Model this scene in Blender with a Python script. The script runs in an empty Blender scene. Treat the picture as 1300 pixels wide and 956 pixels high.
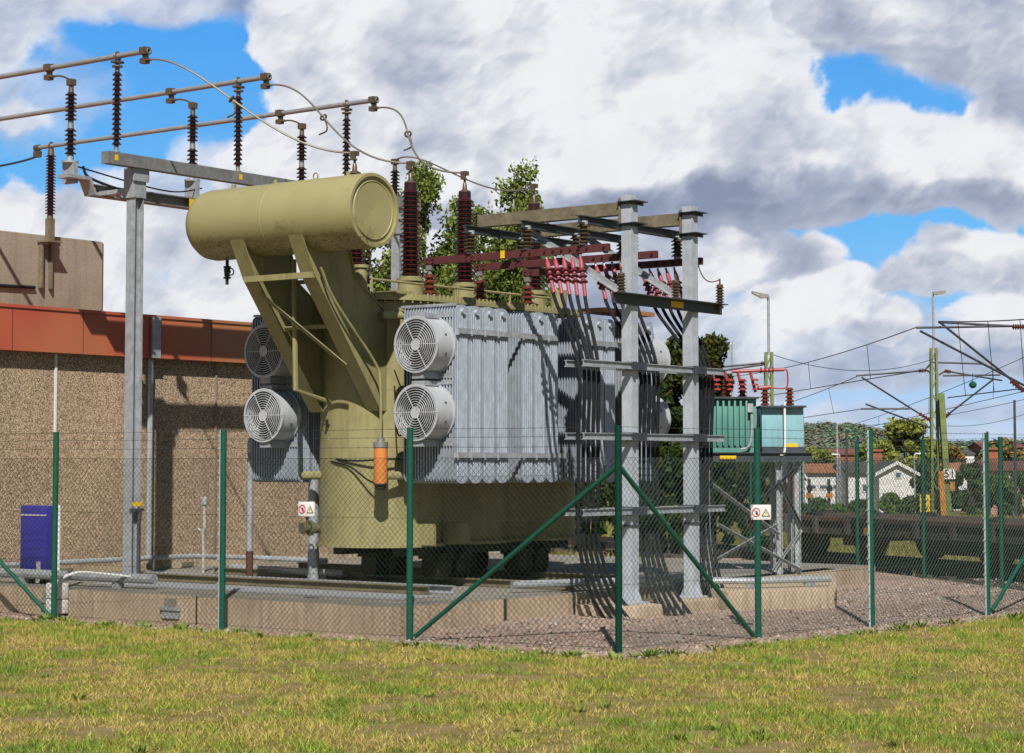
import bpy, bmesh, math, random
import numpy as np
from mathutils import Vector, Matrix
random.seed(7); rng = np.random.default_rng(11)
S = bpy.context.scene; COL = S.collection
S.render.engine = 'CYCLES'; S.cycles.max_bounces = 6; S.cycles.diffuse_bounces = 1; S.cycles.glossy_bounces = 2; S.cycles.transparent_max_bounces = 8
PI = math.pi; rad = math.radians
# ------------------------------------------------------------------ camera
F_PX = 2595.0; EYE = 2.0; TILT = math.atan((588-433.5)/F_PX)
cam = bpy.data.cameras.new('camera'); camo = bpy.data.objects.new('camera', cam); COL.objects.link(camo)
cam.sensor_width = 36; cam.lens = 36*F_PX/1300; cam.shift_y = -44.5/1300; cam.clip_end = 6000; cam.clip_start = .3
camo.location = (0, 0, EYE); camo.rotation_euler = (PI/2+TILT, 0, 0); S.camera = camo
def ray(px, py):
    x = (px-650)/F_PX; u = (433.5-py)/F_PX
    return Vector((x, math.cos(TILT)-math.sin(TILT)*u, math.sin(TILT)+math.cos(TILT)*u))
def at(px, py, Y):                       # point seen at a photo position, at depth Y
    r = ray(px, py); k = Y/r.y; return Vector((r.x*k, Y, EYE+r.z*k))
def gp(px, py, z=0.):                    # ... on the level z
    r = ray(px, py); k = (z-EYE)/r.z; return Vector((r.x*k, r.y*k, z))
# yard frame: x = b (towards right-front), y = a (along the transformer), z up
FZ = rad(-37.2); T0 = Vector((-.62, 26.0, 0))
FM = Matrix.Translation(T0) @ Matrix.Rotation(FZ, 4, 'Z'); FI = FM.inverted()
def fw(b, a, z=0.): return FM @ Vector((b, a, z))
def tof(p): return FI @ Vector(p)
# ------------------------------------------------------------------ materials
def nodes_of(m):
    m.use_nodes = True; nt = m.node_tree; nt.nodes.clear(); return nt
def N(nt, typ, inp=None, **kw):
    n = nt.nodes.new(typ)
    for k, v in kw.items(): setattr(n, k, v)
    if inp:
        for k, v in inp.items():
            if hasattr(v, 'is_linked') or isinstance(v, bpy.types.NodeSocket): nt.links.new(v, n.inputs[k])
            else: n.inputs[k].default_value = v
    return n
def c4(c): return (c[0], c[1], c[2], 1)
def ramp(nt, fac, stops):
    r = N(nt, 'ShaderNodeValToRGB', {0: fac}); e = r.color_ramp.elements
    while len(e) < len(stops): e.new(.5)
    for el, (p, c) in zip(e, stops): el.position = p; el.color = c4(c) if len(c) == 3 else c
    return r.outputs[0]
def mixc(nt, f, a, b, bt='MIX'):
    n = N(nt, 'ShaderNodeMix', data_type='RGBA', blend_type=bt)
    for i, v in ((0, f), (6, a), (7, b)):
        if isinstance(v, bpy.types.NodeSocket): nt.links.new(v, n.inputs[i])
        else: n.inputs[i].default_value = (c4(v) if isinstance(v, (tuple, list)) and len(v) == 3 else v)
    return n.outputs[2]
def math_(nt, op, a, b=0., c=0., clamp=False):
    n = N(nt, 'ShaderNodeMath', operation=op); n.use_clamp = clamp
    for i, v in enumerate((a, b, c)):
        if isinstance(v, bpy.types.NodeSocket): nt.links.new(v, n.inputs[i])
        else: n.inputs[i].default_value = v
    return n.outputs[0]
def finish(nt, col, rough=.6, metal=0., bump=None, bstr=.3, bdist=.01, spec=.5, coat=0, normal=None):
    p = N(nt, 'ShaderNodeBsdfPrincipled')
    for k, v in (('Base Color', col), ('Roughness', rough), ('Metallic', metal), ('Specular IOR Level', spec), ('Coat Weight', coat)):
        if isinstance(v, bpy.types.NodeSocket): nt.links.new(v, p.inputs[k])
        else: p.inputs[k].default_value = c4(v) if isinstance(v, tuple) and len(v) == 3 else v
    if bump is not None:
        b = N(nt, 'ShaderNodeBump', {'Height': bump, 'Strength': bstr, 'Distance': bdist}); nt.links.new(b.outputs[0], p.inputs['Normal'])
    o = N(nt, 'ShaderNodeOutputMaterial'); nt.links.new(p.outputs[0], o.inputs[0]); return p
def coords(nt, kind='Object', scale=(1, 1, 1)):
    t = N(nt, 'ShaderNodeTexCoord'); m = N(nt, 'ShaderNodeMapping', {0: t.outputs[kind]}); m.inputs['Scale'].default_value = scale
    return m.outputs[0]
def noise(nt, vec, scale, detail=4, rough=.55): return N(nt, 'ShaderNodeTexNoise', {'Vector': vec, 'Scale': scale, 'Detail': detail, 'Roughness': rough}).outputs[0]
MATS = {}
def mul(c, k): return tuple(min(1, x*k) for x in c)
def mat(name, col, rough=.55, metal=0., var=.18, scale=3., dirt=None, dirt_amt=.35, bump=.12, bscale=60, spec=.4, streak=0., rust=None, rust_amt=.0):
    m = bpy.data.materials.new(name); nt = nodes_of(m); v = coords(nt)
    n = noise(nt, v, scale, 6); c = ramp(nt, n, [(.3, mul(col, 1-var)), (.7, mul(col, 1+var))])
    if dirt:
        d = noise(nt, coords(nt, scale=(1, 1, .25 if streak else 1)), scale*3+streak, 8, .65)
        f = ramp(nt, d, [(.45, (0, 0, 0)), (.75, (dirt_amt,)*3)]); c = mixc(nt, f, c, dirt)
    if rust:
        d = noise(nt, v, 14, 8, .7); f = ramp(nt, d, [(.62-rust_amt*.3, (0, 0, 0)), (.7-rust_amt*.2, (.9,)*3)]); c = mixc(nt, f, c, rust)
    r = ramp(nt, n, [(.3, (rough*.85,)*3), (.7, (min(1, rough*1.15),)*3)])
    finish(nt, c, r, metal, noise(nt, v, bscale, 3), bump, .004, spec); MATS[name] = m; return m
mat('olive', (.31, .282, .132), .5, var=.08, scale=2.2, dirt=(.13, .10, .05), dirt_amt=.5, streak=4, bump=.06)
mat('olive_dirty', (.305, .276, .128), .5, var=.06, scale=2.2, dirt=(.16, .13, .06), dirt_amt=.25, streak=2)
mat('galv', (.40, .425, .45), .5, .25, var=.18, scale=9, dirt=(.2, .2, .2), dirt_amt=.5, streak=6)
mat('galv_blue', (.42, .475, .55), .5, .2, var=.14, scale=6, dirt=(.17, .18, .18), dirt_amt=.45, streak=9)
mat('galv_col', (.47, .51, .56), .55, .1, var=.12, scale=7, dirt=(.26, .26, .26), dirt_amt=.4, streak=6)
mat('galv_brown', (.215, .185, .12), .6, .15, var=.25, scale=5, dirt=(.13, .085, .05), dirt_amt=.7)
mat('fan_grey', (.50, .52, .545), .45, .1, var=.08, scale=5, dirt=(.25, .25, .24), dirt_amt=.3)
mat('fan_rotor', (.20, .18, .125), .5, var=.15)
mat('rotor_blade', (.035, .033, .028), .5, var=.15)  # near black, shade inside the fan housing put into the blade colour
mat('steel_dark', (.07, .08, .095), .5, .3, var=.2, scale=6)
mat('dark_grime', (.03, .032, .02), .6, var=.3, scale=6)
mat('valve_grime', (.11, .10, .055), .6, var=.3, scale=9)
mat('black_cable', (.014, .015, .018), .6, spec=.2, var=.2, scale=6, bump=.03, dirt=(.06, .06, .06), dirt_amt=.15)
mat('maroon', (.11, .035, .038), .42, var=.15, scale=6, dirt=(.16, .05, .04), dirt_amt=.35)
mat('pink', (.40, .075, .095), .45, var=.1, scale=10)
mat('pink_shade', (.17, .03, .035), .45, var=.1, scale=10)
mat('porcelain', (.042, .010, .009), .16, var=.2, scale=8, bump=.0, spec=.6)
mat('porcelain_rust', (.13, .03, .015), .3, var=.25, scale=12, spec=.5)
mat('porcelain_black', (.026, .013, .012), .22, var=.2, scale=8, bump=.0, spec=.5)
mat('porcelain_olive', (.07, .05, .025), .3, var=.2)
mat('alu', (.36, .345, .32), .42, .5, var=.12, scale=12)
mat('alu_tube', (.36, .36, .365), .45, .3, var=.1, scale=4, dirt=(.25, .245, .24), dirt_amt=.4)
mat('galv_weathered', (.23, .235, .235), .55, .2, var=.2, scale=6, dirt=(.15, .13, .105), dirt_amt=.6)
mat('bronze', (.20, .15, .10), .45, .6, var=.2, scale=20)
mat('wire', (.30, .27, .22), .5, .5, var=.1)
mat('wire_dark', (.05, .05, .055), .5, .3, var=.1)
mat('yellow', (.75, .42, .02), .5, var=.12)
mat('yellow_sign', (.80, .52, .01), .5, var=.05)
mat('orange', (.62, .22, .06), .35, var=.06, scale=10)
mat('orange_dull', (.55, .21, .03), .6, var=.2)
mat('white', (.78, .77, .74), .5, var=.04)
mat('white_wall', (.84, .83, .82), .8, var=.05, scale=.3)
mat('fence_green', (.0075, .085, .054), .42, .0, var=.12, scale=20, bump=.03)
mat('mesh_wire', (.055, .085, .072), .4, .4, var=.2, scale=30)
mat('blue_box', (.038, .034, .27), .4, var=.12, scale=4)
mat('teal', (.105, .29, .24), .5, var=.1, scale=3, dirt=(.08, .17, .15), dirt_amt=.4, streak=5)
mat('teal_light', (.25, .48, .54), .5, var=.08, scale=3, dirt=(.15, .27, .27), dirt_amt=.4, streak=4)
mat('red_pipe', (.33, .045, .045), .45, var=.1)
mat('red_paint', (.65, .02, .05), .5, var=.03)
mat('black', (.012, .012, .012), .55, var=.1)
mat('mast_green', (.17, .22, .075), .6, var=.2, scale=4, dirt=(.1, .1, .05), dirt_amt=.4)
mat('wagon', (.05, .046, .044), .8, var=.5, scale=3, dirt=(.11, .06, .035), dirt_amt=.7)
mat('wagon_rust', (.10, .05, .03), .85, var=.35, scale=3)
mat('rail_steel', (.12, .09, .07), .5, .5, var=.2)
mat('sleeper', (.10, .085, .07), .85, var=.3)
mat('roof_orange', (.42, .18, .09), .8, var=.2, scale=2)
mat('roof_dark', (.10, .09, .09), .8, var=.2, scale=2)
mat('roof_red', (.19, .075, .06), .8, var=.2, scale=2)
mat('pink_wall', (.55, .28, .22), .8, var=.08, scale=.5)
mat('brick_red', (.30, .11, .06), .85, var=.2, scale=5)
mat('glass_dark', (.10, .16, .20), .1, var=.1, spec=.8)
mat('trunk', (.12, .10, .08), .85, var=.3, scale=8, bump=.5, bscale=20)
mat('birch_bark', (.5, .48, .44), .8, var=.2, scale=6, dirt=(.05, .05, .05), dirt_amt=.9)
mat('rust_col', (.10, .04, .03), .7, var=.3)
mat('grey_block', (.42, .42, .40), .7, var=.15)
m = bpy.data.materials.new('drum_paint'); nt = nodes_of(m); v = coords(nt)
c = ramp(nt, noise(nt, v, 2.2, 6), [(.3, (.32, .29, .133)), (.7, (.36, .325, .15))])
g = N(nt, 'ShaderNodeSeparateXYZ', {0: N(nt, 'ShaderNodeTexCoord').outputs['Object']}).outputs[2]
low = N(nt, 'ShaderNodeMapRange', {0: g, 1: 4.72, 2: 4.33, 3: 0., 4: 1.}).outputs[0]
sp_ = math_(nt, 'ADD', noise(nt, v, 26, 6, .7), math_(nt, 'MULTIPLY', low, .17)); big_ = math_(nt, 'ADD', noise(nt, v, 5, 7, .7), math_(nt, 'MULTIPLY', low, .22))
c = mixc(nt, ramp(nt, big_, [(.62, (0, 0, 0)), (.85, (.55,)*3)]), c, (.12, .09, .04)); c = mixc(nt, ramp(nt, sp_, [(.71, (0, 0, 0)), (.76, (.85,)*3)]), c, (.05, .035, .02))
finish(nt, c, .5, 0, noise(nt, v, 40, 3), .04, .004); MATS['drum_paint'] = m
# red fascia: panels fade from red to brown
m = bpy.data.materials.new('fascia'); nt = nodes_of(m); v = coords(nt)
n = noise(nt, v, .35, 2); c = ramp(nt, n, [(.38, (.48, .095, .055)), (.5, (.50, .145, .065)), (.62, (.43, .185, .08))])
st = noise(nt, coords(nt, scale=(.6, 3, .5)), 1.2, 6); c = mixc(nt, ramp(nt, st, [(.4, (0, 0, 0)), (.8, (.25,)*3)]), c, (.28, .11, .06))
finish(nt, c, .5, 0, noise(nt, v, 2, 3), .1, .02); MATS['fascia'] = m
# exposed aggregate
m = bpy.data.materials.new('aggregate'); nt = nodes_of(m); v = coords(nt)
vo = N(nt, 'ShaderNodeTexVoronoi', {'Vector': v, 'Scale': 70., 'Randomness': 1.})
sp = N(nt, 'ShaderNodeSeparateColor', {0: vo.outputs['Color']})
c = ramp(nt, sp.outputs[0], [(0., (.14, .095, .065)), (.2, (.34, .24, .155)), (.5, (.56, .41, .265)), (.78, (.68, .52, .36)), (1., (.78, .64, .48))])
ed = ramp(nt, vo.outputs['Distance'], [(.4, (0, 0, 0)), (.85, (.55,)*3)]); c = mixc(nt, ed, c, (.08, .055, .035))
bigv = ramp(nt, noise(nt, coords(nt, scale=(1, 1, .4)), .8, 4), [(.35, (.8, .8, .8)), (.7, (1.08, 1.04, 1))]); c = mixc(nt, 1., c, bigv, 'MULTIPLY')
finish(nt, c, .85, 0, math_(nt, 'MULTIPLY', vo.outputs['Distance'], -1.), .4, .015, .2); MATS['aggregate'] = m
# concrete with run-off streaks
def concrete(name, a, b, streakc, sc=1.):
    m = bpy.data.materials.new(name); nt = nodes_of(m); v = coords(nt)
    n = noise(nt, v, 2.2*sc, 8, .6); c = ramp(nt, n, [(.3, a), (.7, b)])
    s = noise(nt, coords(nt, scale=(4, 4, .22)), 3.4*sc, 5, .6); c = mixc(nt, ramp(nt, s, [(.45, (0, 0, 0)), (.72, (.75,)*3)]), c, streakc)
    g = noise(nt, v, 55, 3); c = mixc(nt, .5, c, ramp(nt, g, [(.3, (.6, .6, .6)), (.7, (1.25, 1.25, 1.25))]), 'MULTIPLY')
    finish(nt, c, .88, 0, noise(nt, v, 45, 6), .35, .008, .2); MATS[name] = m
concrete('concrete', (.42, .325, .225), (.55, .44, .32), (.27, .20, .135))
concrete('concrete_top', (.24, .22, .185), (.34, .315, .27), (.18, .16, .13))
concrete('concrete_brown', (.27, .225, .17), (.335, .285, .22), (.215, .175, .13), .6)
# gravel
def gravel(name, cs, sc=24., dark=(.06, .045, .04)):
    m = bpy.data.materials.new(name); nt = nodes_of(m); v = coords(nt)
    w = noise(nt, v, 6, 3); vv = N(nt, 'ShaderNodeVectorMath', {0: v}, operation='ADD'); 
    vo = N(nt, 'ShaderNodeTexVoronoi', {'Vector': v, 'Scale': sc}); sp = N(nt, 'ShaderNodeSeparateColor', {0: vo.outputs['Color']})
    c = ramp(nt, sp.outputs[0], cs)
    c = mixc(nt, ramp(nt, vo.outputs['Distance'], [(.4, (0, 0, 0)), (.85, (.6,)*3)]), c, dark)
    c = mixc(nt, 1., c, ramp(nt, noise(nt, v, .9, 4), [(.3, (.75, .74, .72)), (.7, (1.12, 1.08, 1.05))]), 'MULTIPLY')
    finish(nt, c, .9, 0, math_(nt, 'MULTIPLY', vo.outputs['Distance'], -1.), 1., .03, .2); MATS[name] = m
gravel('gravel', [(0., (.32, .21, .165)), (.35, (.52, .37, .295)), (.7, (.62, .475, .39)), (1., (.70, .59, .51))], 30, (.10, .07, .06))
gravel('ballast', [(0., (.05, .04, .035)), (.4, (.11, .09, .08)), (.8, (.17, .145, .125)), (1., (.24, .21, .19))], 14, (.02, .017, .015))
# ground under the lawn and beyond
m = bpy.data.materials.new('ground_soil'); nt = nodes_of(m); v = coords(nt)
c = ramp(nt, noise(nt, v, 2.4, 8, .65), [(.3, (.13, .14, .03)), (.45, (.22, .18, .06)), (.6, (.30, .22, .11)), (.75, (.38, .27, .17))])
c = mixc(nt, .6, c, ramp(nt, noise(nt, v, 30, 5), [(.3, (.5, .5, .5)), (.7, (1.3, 1.3, 1.3))]), 'MULTIPLY')
finish(nt, c, .95, 0, noise(nt, v, 40, 6), .6, .02, .1); MATS['ground_soil'] = m
m = bpy.data.materials.new('hill_green'); nt = nodes_of(m); v = coords(nt)
c = ramp(nt, noise(nt, v, .03, 8, .65), [(.3, (.04, .06, .03)), (.5, (.07, .095, .045)), (.7, (.10, .11, .05))]); finish(nt, c, .95); MATS['hill_green'] = m
# vertex coloured leaves and blades
def leafmat(name, trans=.3, rough=.5, gain=1.):
    m = bpy.data.materials.new(name); nt = nodes_of(m)
    a = N(nt, 'ShaderNodeVertexColor', layer_name='Col'); c = mixc(nt, 1., a.outputs[0], (gain, gain, gain), 'MULTIPLY')
    p = N(nt, 'ShaderNodeBsdfPrincipled', {'Base Color': c, 'Roughness': rough, 'Specular IOR Level': .3})
    t = N(nt, 'ShaderNodeBsdfTranslucent', {0: c}); x = N(nt, 'ShaderNodeMixShader', {0: trans, 1: p.outputs[0], 2: t.outputs[0]})
    o = N(nt, 'ShaderNodeOutputMaterial', {0: x.outputs[0]}); MATS[name] = m
leafmat('leaf', .3); leafmat('blade', .25, .6); leafmat('far_leaf', .15, .8, 2.3); leafmat('stone', 0., .9)
# ------------------------------------------------------------------ mesh builder
class MB:
    def __init__(s, off=(0, 0, 0)): s.v = []; s.f = []; s.m = []; s.off = Vector(off)
    def add(s, vs, fs, mi=0):
        n = len(s.v); s.v += [Vector(p)-s.off for p in vs]; s.f += [tuple(i+n for i in f) for f in fs]; s.m += [mi]*len(fs); return s
    def bx(s, x0, x1, y0, y1, z0, z1, mi=0):
        v = [(x, y, z) for z in (z0, z1) for y in (y0, y1) for x in (x0, x1)]
        return s.add(v, [(0, 2, 3, 1), (4, 5, 7, 6), (0, 1, 5, 4), (2, 6, 7, 3), (0, 4, 6, 2), (1, 3, 7, 5)], mi)
    def bar(s, p0, p1, w, h, up=(0, 0, 1), mi=0):
        p0, p1 = Vector(p0), Vector(p1); d = (p1-p0).normalized(); up = Vector(up)
        if abs(d.dot(up)) > .99: up = Vector((0, 1, 0))
        x = d.cross(up).normalized()*w/2; y = x.cross(d).normalized()*h/2
        v = [p+a*x+b*y for p in (p0, p1) for a, b in ((-1, -1), (1, -1), (1, 1), (-1, 1))]
        return s.add(v, [(3, 2, 1, 0), (4, 5, 6, 7), (0, 1, 5, 4), (1, 2, 6, 5), (2, 3, 7, 6), (3, 0, 4, 7)], mi)
    def hbeam(s, p0, p1, w, h, t=.012, up=(0, 0, 1), mi=0):
        p0, p1 = Vector(p0), Vector(p1); d = (p1-p0).normalized(); up = Vector(up)
        x = d.cross(up).normalized(); y = x.cross(d).normalized()
        s.bar(p0, p1, t, h-2*t, up, mi)
        for k in (-1, 1): s.bar(p0+k*y*(h-t)/2, p1+k*y*(h-t)/2, w, t, up, mi)
        return s
    def angle(s, p0, p1, w, h, t=.012, up=(0, 0, 1), side=1, mi=0):
        p0, p1 = Vector(p0), Vector(p1); d = (p1-p0).normalized(); up = Vector(up); x = d.cross(up).normalized(); y = x.cross(d).normalized()
        s.bar(p0, p1, t, h, up, mi); o = y*(h/2-t/2)+x*side*(w/2+t/2); return s.bar(p0+o, p1+o, w, t, up, mi)
    def tube(s, pts, r, n=8, mi=0, caps=True):
        pts = [Vector(p) for p in pts]; k = len(pts); rr = r if hasattr(r, '__len__') else [r]*k
        d = (pts[1]-pts[0]).normalized(); a = Vector((0, 0, 1)) if abs(d.z) < .9 else Vector((1, 0, 0)); x = d.cross(a).normalized(); vs = []
        for i in range(k):
            d = (pts[min(i+1, k-1)]-pts[max(i-1, 0)]).normalized(); x = (x-d*x.dot(d)).normalized(); y = d.cross(x)
            vs += [pts[i]+(x*math.cos(t)+y*math.sin(t))*rr[i] for t in (2*PI*j/n for j in range(n))]
        fs = [(i*n+j, i*n+(j+1) % n, (i+1)*n+(j+1) % n, (i+1)*n+j) for i in range(k-1) for j in range(n)]
        if caps: fs += [tuple(range(n-1, -1, -1)), tuple(range((k-1)*n, k*n))]
        return s.add(vs, fs, mi)
    def lathe(s, prof, o=(0, 0, 0), d=(0, 0, 1), n=20, mi=0, caps=True):
        o = Vector(o); d = Vector(d).normalized(); a = Vector((0, 0, 1)) if abs(d.z) < .9 else Vector((1, 0, 0)); x = d.cross(a).normalized(); y = d.cross(x)
        vs = [o+d*h+(x*math.cos(2*PI*j/n)+y*math.sin(2*PI*j/n))*r for r, h in prof for j in range(n)]; k = len(prof)
        fs = [(i*n+j, i*n+(j+1) % n, (i+1)*n+(j+1) % n, (i+1)*n+j) for i in range(k-1) for j in range(n)]
        if caps: fs += [tuple(range(n-1, -1, -1)), tuple(range((k-1)*n, k*n))]
        return s.add(vs, fs, mi)
    def torus(s, o, d, R, r, n=32, m=6, mi=0):
        o = Vector(o); d = Vector(d).normalized(); a = Vector((0, 0, 1)) if abs(d.z) < .9 else Vector((1, 0, 0)); x = d.cross(a).normalized(); y = d.cross(x); vs = []
        for i in range(n):
            e = x*math.cos(2*PI*i/n)+y*math.sin(2*PI*i/n)
            vs += [o+e*(R+r*math.cos(2*PI*j/m))+d*r*math.sin(2*PI*j/m) for j in range(m)]
        return s.add(vs, [(i*m+j, ((i+1) % n)*m+j, ((i+1) % n)*m+(j+1) % m, i*m+(j+1) % m) for i in range(n) for j in range(m)], mi)
    def prism(s, poly, lo, hi, axis='z', mi=0):
        n = len(poly)
        def P(p, h): return {'z': (p[0], p[1], h), 'x': (h, p[0], p[1]), 'y': (p[0], h, p[1])}[axis]
        vs = [P(p, lo) for p in poly]+[P(p, hi) for p in poly]
        fs = [tuple(range(n-1, -1, -1)), tuple(range(n, 2*n))]+[(i, (i+1) % n, n+(i+1) % n, n+i) for i in range(n)]
        return s.add(vs, fs, mi)
    def mesh(s, name, mats, sharp=35, bevel=0):
        me = bpy.data.meshes.new(name); me.from_pydata([tuple(p) for p in s.v], [], s.f)
        for q in (mats if isinstance(mats, (list, tuple)) else [mats]): me.materials.append(MATS[q] if isinstance(q, str) else q)
        me.polygons.foreach_set('material_index', s.m); me.polygons.foreach_set('use_smooth', [True]*len(s.f))
        bm = bmesh.new(); bm.from_mesh(me); bmesh.ops.recalc_face_normals(bm, faces=bm.faces)
        if bevel:
            ed = [e for e in bm.edges if len(e.link_faces) == 2 and e.calc_face_angle(0) > rad(50)]
            bmesh.ops.bevel(bm, geom=ed, offset=bevel, segments=2, profile=.5, affect='EDGES', clamp_overlap=True)
        bm.to_mesh(me); bm.free(); me.set_sharp_from_angle(angle=rad(sharp)); me.update(); return me
def tagp(o, label=None, cat=None, group=None, kind=None):
    for k, q in (('label', label), ('category', cat), ('group', group), ('kind', kind)):
        if q: o[k] = q
    return o
def thing(name, label, cat, loc=(0, 0, 0), rz=0., group=None):
    o = bpy.data.objects.new(name, None); COL.objects.link(o); o.location = loc; o.rotation_euler = (0, 0, rz); o.empty_display_size = .2
    return tagp(o, label, cat, group)
def part(mb, name, mats, parent, label=None, bevel=0, sharp=35):
    o = bpy.data.objects.new(name, mb.mesh(name, mats, sharp, bevel)); COL.objects.link(o); o.parent = parent
    if label: o['label'] = label
    return o
def solo(mb, name, mats, label, cat, group=None, loc=(0, 0, 0), rz=0., kind=None, bevel=0, sharp=35):
    o = bpy.data.objects.new(name, mb.mesh(name, mats, sharp, bevel)); COL.objects.link(o); o.location = loc; o.rotation_euler = (0, 0, rz)
    return tagp(o, label, cat, group, kind)
def fthing(name, label, cat, base, group=None): return thing(name, label, cat, fw(*base), FZ, group)
def fsolo(mb, name, mats, label, cat, group=None, **k): return solo(mb, name, mats, label, cat, group, fw(*mb.off), FZ, **k)
def dup(o, loc=None, rz=None, label=None, group=None, parent=None):
    c = o.copy(); COL.objects.link(c)
    if parent is not None: c.parent = parent
    if loc is not None: c.location = loc
    if rz is not None: c.rotation_euler = (0, 0, rz)
    if label: c['label'] = label
    if group: c['group'] = group
    for ch in list(o.children): dup(ch, parent=c)
    return c
def bez(p0, p1, p2, p3, n=16):
    p0, p1, p2, p3 = map(Vector, (p0, p1, p2, p3))
    return [p0*(1-t)**3+p1*3*t*(1-t)**2+p2*3*t*t*(1-t)+p3*t**3 for t in (i/n for i in range(n+1))]
def crom(pts, n=6):
    P = [Vector(p) for p in pts]; P = [2*P[0]-P[1]]+P+[2*P[-1]-P[-2]]; out = []
    for i in range(1, len(P)-2):
        a, b, c, d = P[i-1:i+3]
        for k in range(n):
            t = k/n; out.append(.5*((2*b)+(c-a)*t+(2*a-5*b+4*c-d)*t*t+(3*b-a-3*c+d)*t**3))
    return out+[P[-2]]
def quads(name, C, A, B, cols, matn, parent=None, loc=(0, 0, 0), tri=False):
    """many small faces: centres C, half axes A and B, one colour each"""
    n = len(C); k = 3 if tri else 4
    V = np.stack([C-A, C+A, C+B], 1) if tri else np.stack([C-A-B*.2, C-B, C+A+B*.2, C+B], 1)
    me = bpy.data.meshes.new(name); me.vertices.add(n*k); me.vertices.foreach_set('co', V.astype(np.float32).ravel())
    me.loops.add(n*k); me.polygons.add(n); me.loops.foreach_set('vertex_index', np.arange(n*k, dtype=np.int32))
    me.polygons.foreach_set('loop_start', np.arange(0, n*k, k, dtype=np.int32)); me.polygons.foreach_set('loop_total', np.full(n, k, np.int32))
    me.update(); ca = me.color_attributes.new('Col', 'FLOAT_COLOR', 'POINT')
    cc = np.ones((n, k, 4), np.float32); cc[:, :, :3] = cols[:, None, :]; ca.data.foreach_set('color', cc.ravel())
    me.materials.append(MATS[matn]); me.validate(); o = bpy.data.objects.new(name, me); COL.objects.link(o); o.location = loc
    if parent is not None: o.parent = parent
    return o
def rvec(n): v = rng.normal(size=(n, 3)); return v/np.linalg.norm(v, axis=1)[:, None]
# ------------------------------------------------------------------ sun and sky
SUN_EL = 45.; SUND = Vector((-.036*math.cos(rad(SUN_EL)), math.cos(rad(SUN_EL)), -math.sin(rad(SUN_EL))))
sl = bpy.data.lights.new('sun', 'SUN'); sl.energy = 5.0; sl.angle = rad(.5); sl.color = (1, .955, .885)
so = bpy.data.objects.new('sun', sl); COL.objects.link(so); so.rotation_euler = SUND.to_track_quat('-Z', 'Y').to_euler(); so.location = (0, -10, 30)
W = bpy.data.worlds.new('World'); S.world = W; W.use_nodes = True; nt = W.node_tree; nt.nodes.clear()
sky = N(nt, 'ShaderNodeTexSky', sky_type='NISHITA'); sky.sun_disc = False; sky.sun_elevation = rad(SUN_EL); sky.sun_rotation = rad(178); sky.air_density = 1.; sky.dust_density = .5; sky.ozone_density = 2.
b1 = N(nt, 'ShaderNodeBackground', {0: sky.outputs[0], 1: .05}); N(nt, 'ShaderNodeOutputWorld', {0: b1.outputs[0]})
S.view_settings.view_transform = 'Standard'; S.view_settings.look = 'None'; S.view_settings.exposure = 0; S.view_settings.gamma = 1
# cumulus clouds on a far sky dome (azimuth / elevation grid, one colour per point)
azs = np.concatenate([np.arange(-42, -17, .5), np.arange(-17, 17.01, .042), np.arange(17.5, 42.1, .5)]); els = np.concatenate([np.arange(-1.6, 14.6, .042), np.arange(15, 30.1, .5)])
AZ, EL = np.meshgrid(azs, els); U = 650+np.radians(AZ)*F_PX; V = 588-np.radians(EL)*F_PX
def perlin(x, y, seed):
    r = np.random.default_rng(seed); ang = r.random((256, 256))*2*PI; gx_, gy_ = np.cos(ang), np.sin(ang)
    xi = np.floor(x).astype(np.int32); yi = np.floor(y).astype(np.int32); fx = x-xi; fy = y-yi
    def g(a, b): i = (yi+b) & 255; j = (xi+a) & 255; return gx_[i, j]*(fx-a)+gy_[i, j]*(fy-b)
    sx_ = fx**3*(fx*(fx*6-15)+10); sy_ = fy**3*(fy*(fy*6-15)+10)
    a = g(0, 0)*(1-sx_)+g(1, 0)*sx_; b = g(0, 1)*(1-sx_)+g(1, 1)*sx_; return (a*(1-sy_)+b*sy_)*1.5
def fbm(x, y, L, oct_=6, gain=.52, seed=0, billow=False):
    s = 0; a = 1.; t = 0
    for o in range(oct_):
        n_ = perlin(x/L*2**o+o*7.3, y/L*2**o+o*3.1, seed+o); n_ = (1-2*np.abs(n_))*.6 if billow else n_; s = s+a*n_; t += a; a *= gain
    return s/t*1.6
def sst(a, b, x): t = np.clip((x-a)/(b-a), 0, 1); return t*t*(3-2*t)
wx = fbm(U, V, 130, 6, .5, 20); wy = fbm(U, V, 130, 6, .5, 40); UW = U+24*wx; VW = V+18*wy
B1 = fbm(UW, VW*1.15, 105, 7, .54, 60, True); B2 = fbm(UW+300, VW*1.2, 48, 6, .55, 70, True); N1 = fbm(U, V*1.3, 220, 7, .52, 80); N2 = fbm(UW, VW, 60, 5, .55, 90)
# relief: light from the upper left and front
def relief(F, k): gy0, gx0 = np.gradient(F, V[:, 0], U[0], axis=(0, 1)); return np.clip((gy0*-.8+gx0*-.45)*k*-1, -1, 1)
HGT = .7*B1+.3*B2; BS = fbm(U+16*wx, (V+12*wy)*1.1, 165, 4, .45, 160, True); BS2 = fbm(U+16*wx, (V+12*wy)*1.1, 68, 3, .5, 190); RL = relief(BS, 15.)*.8+relief(BS2, 8.)*.55; RF = relief(fbm(U+10*wx, (V+8*wy)*1.1, 26, 3, .5, 300, True), 5.); MOT = fbm(U+20*wx, V*1.25+20*wy, 95, 5, .5, 220)
def lerp(a, b, t): return a+(b-a)*t[..., None]
top, mid, low = np.array([.055, .32, .86]), np.array([.16, .50, .93]), np.array([.50, .66, .88])
t = np.clip((V+60)/640, 0, 1); RGB = np.where(t[..., None] < .55, lerp(top, mid, t/.55), lerp(mid, low, (t-.55)/.45))
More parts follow.
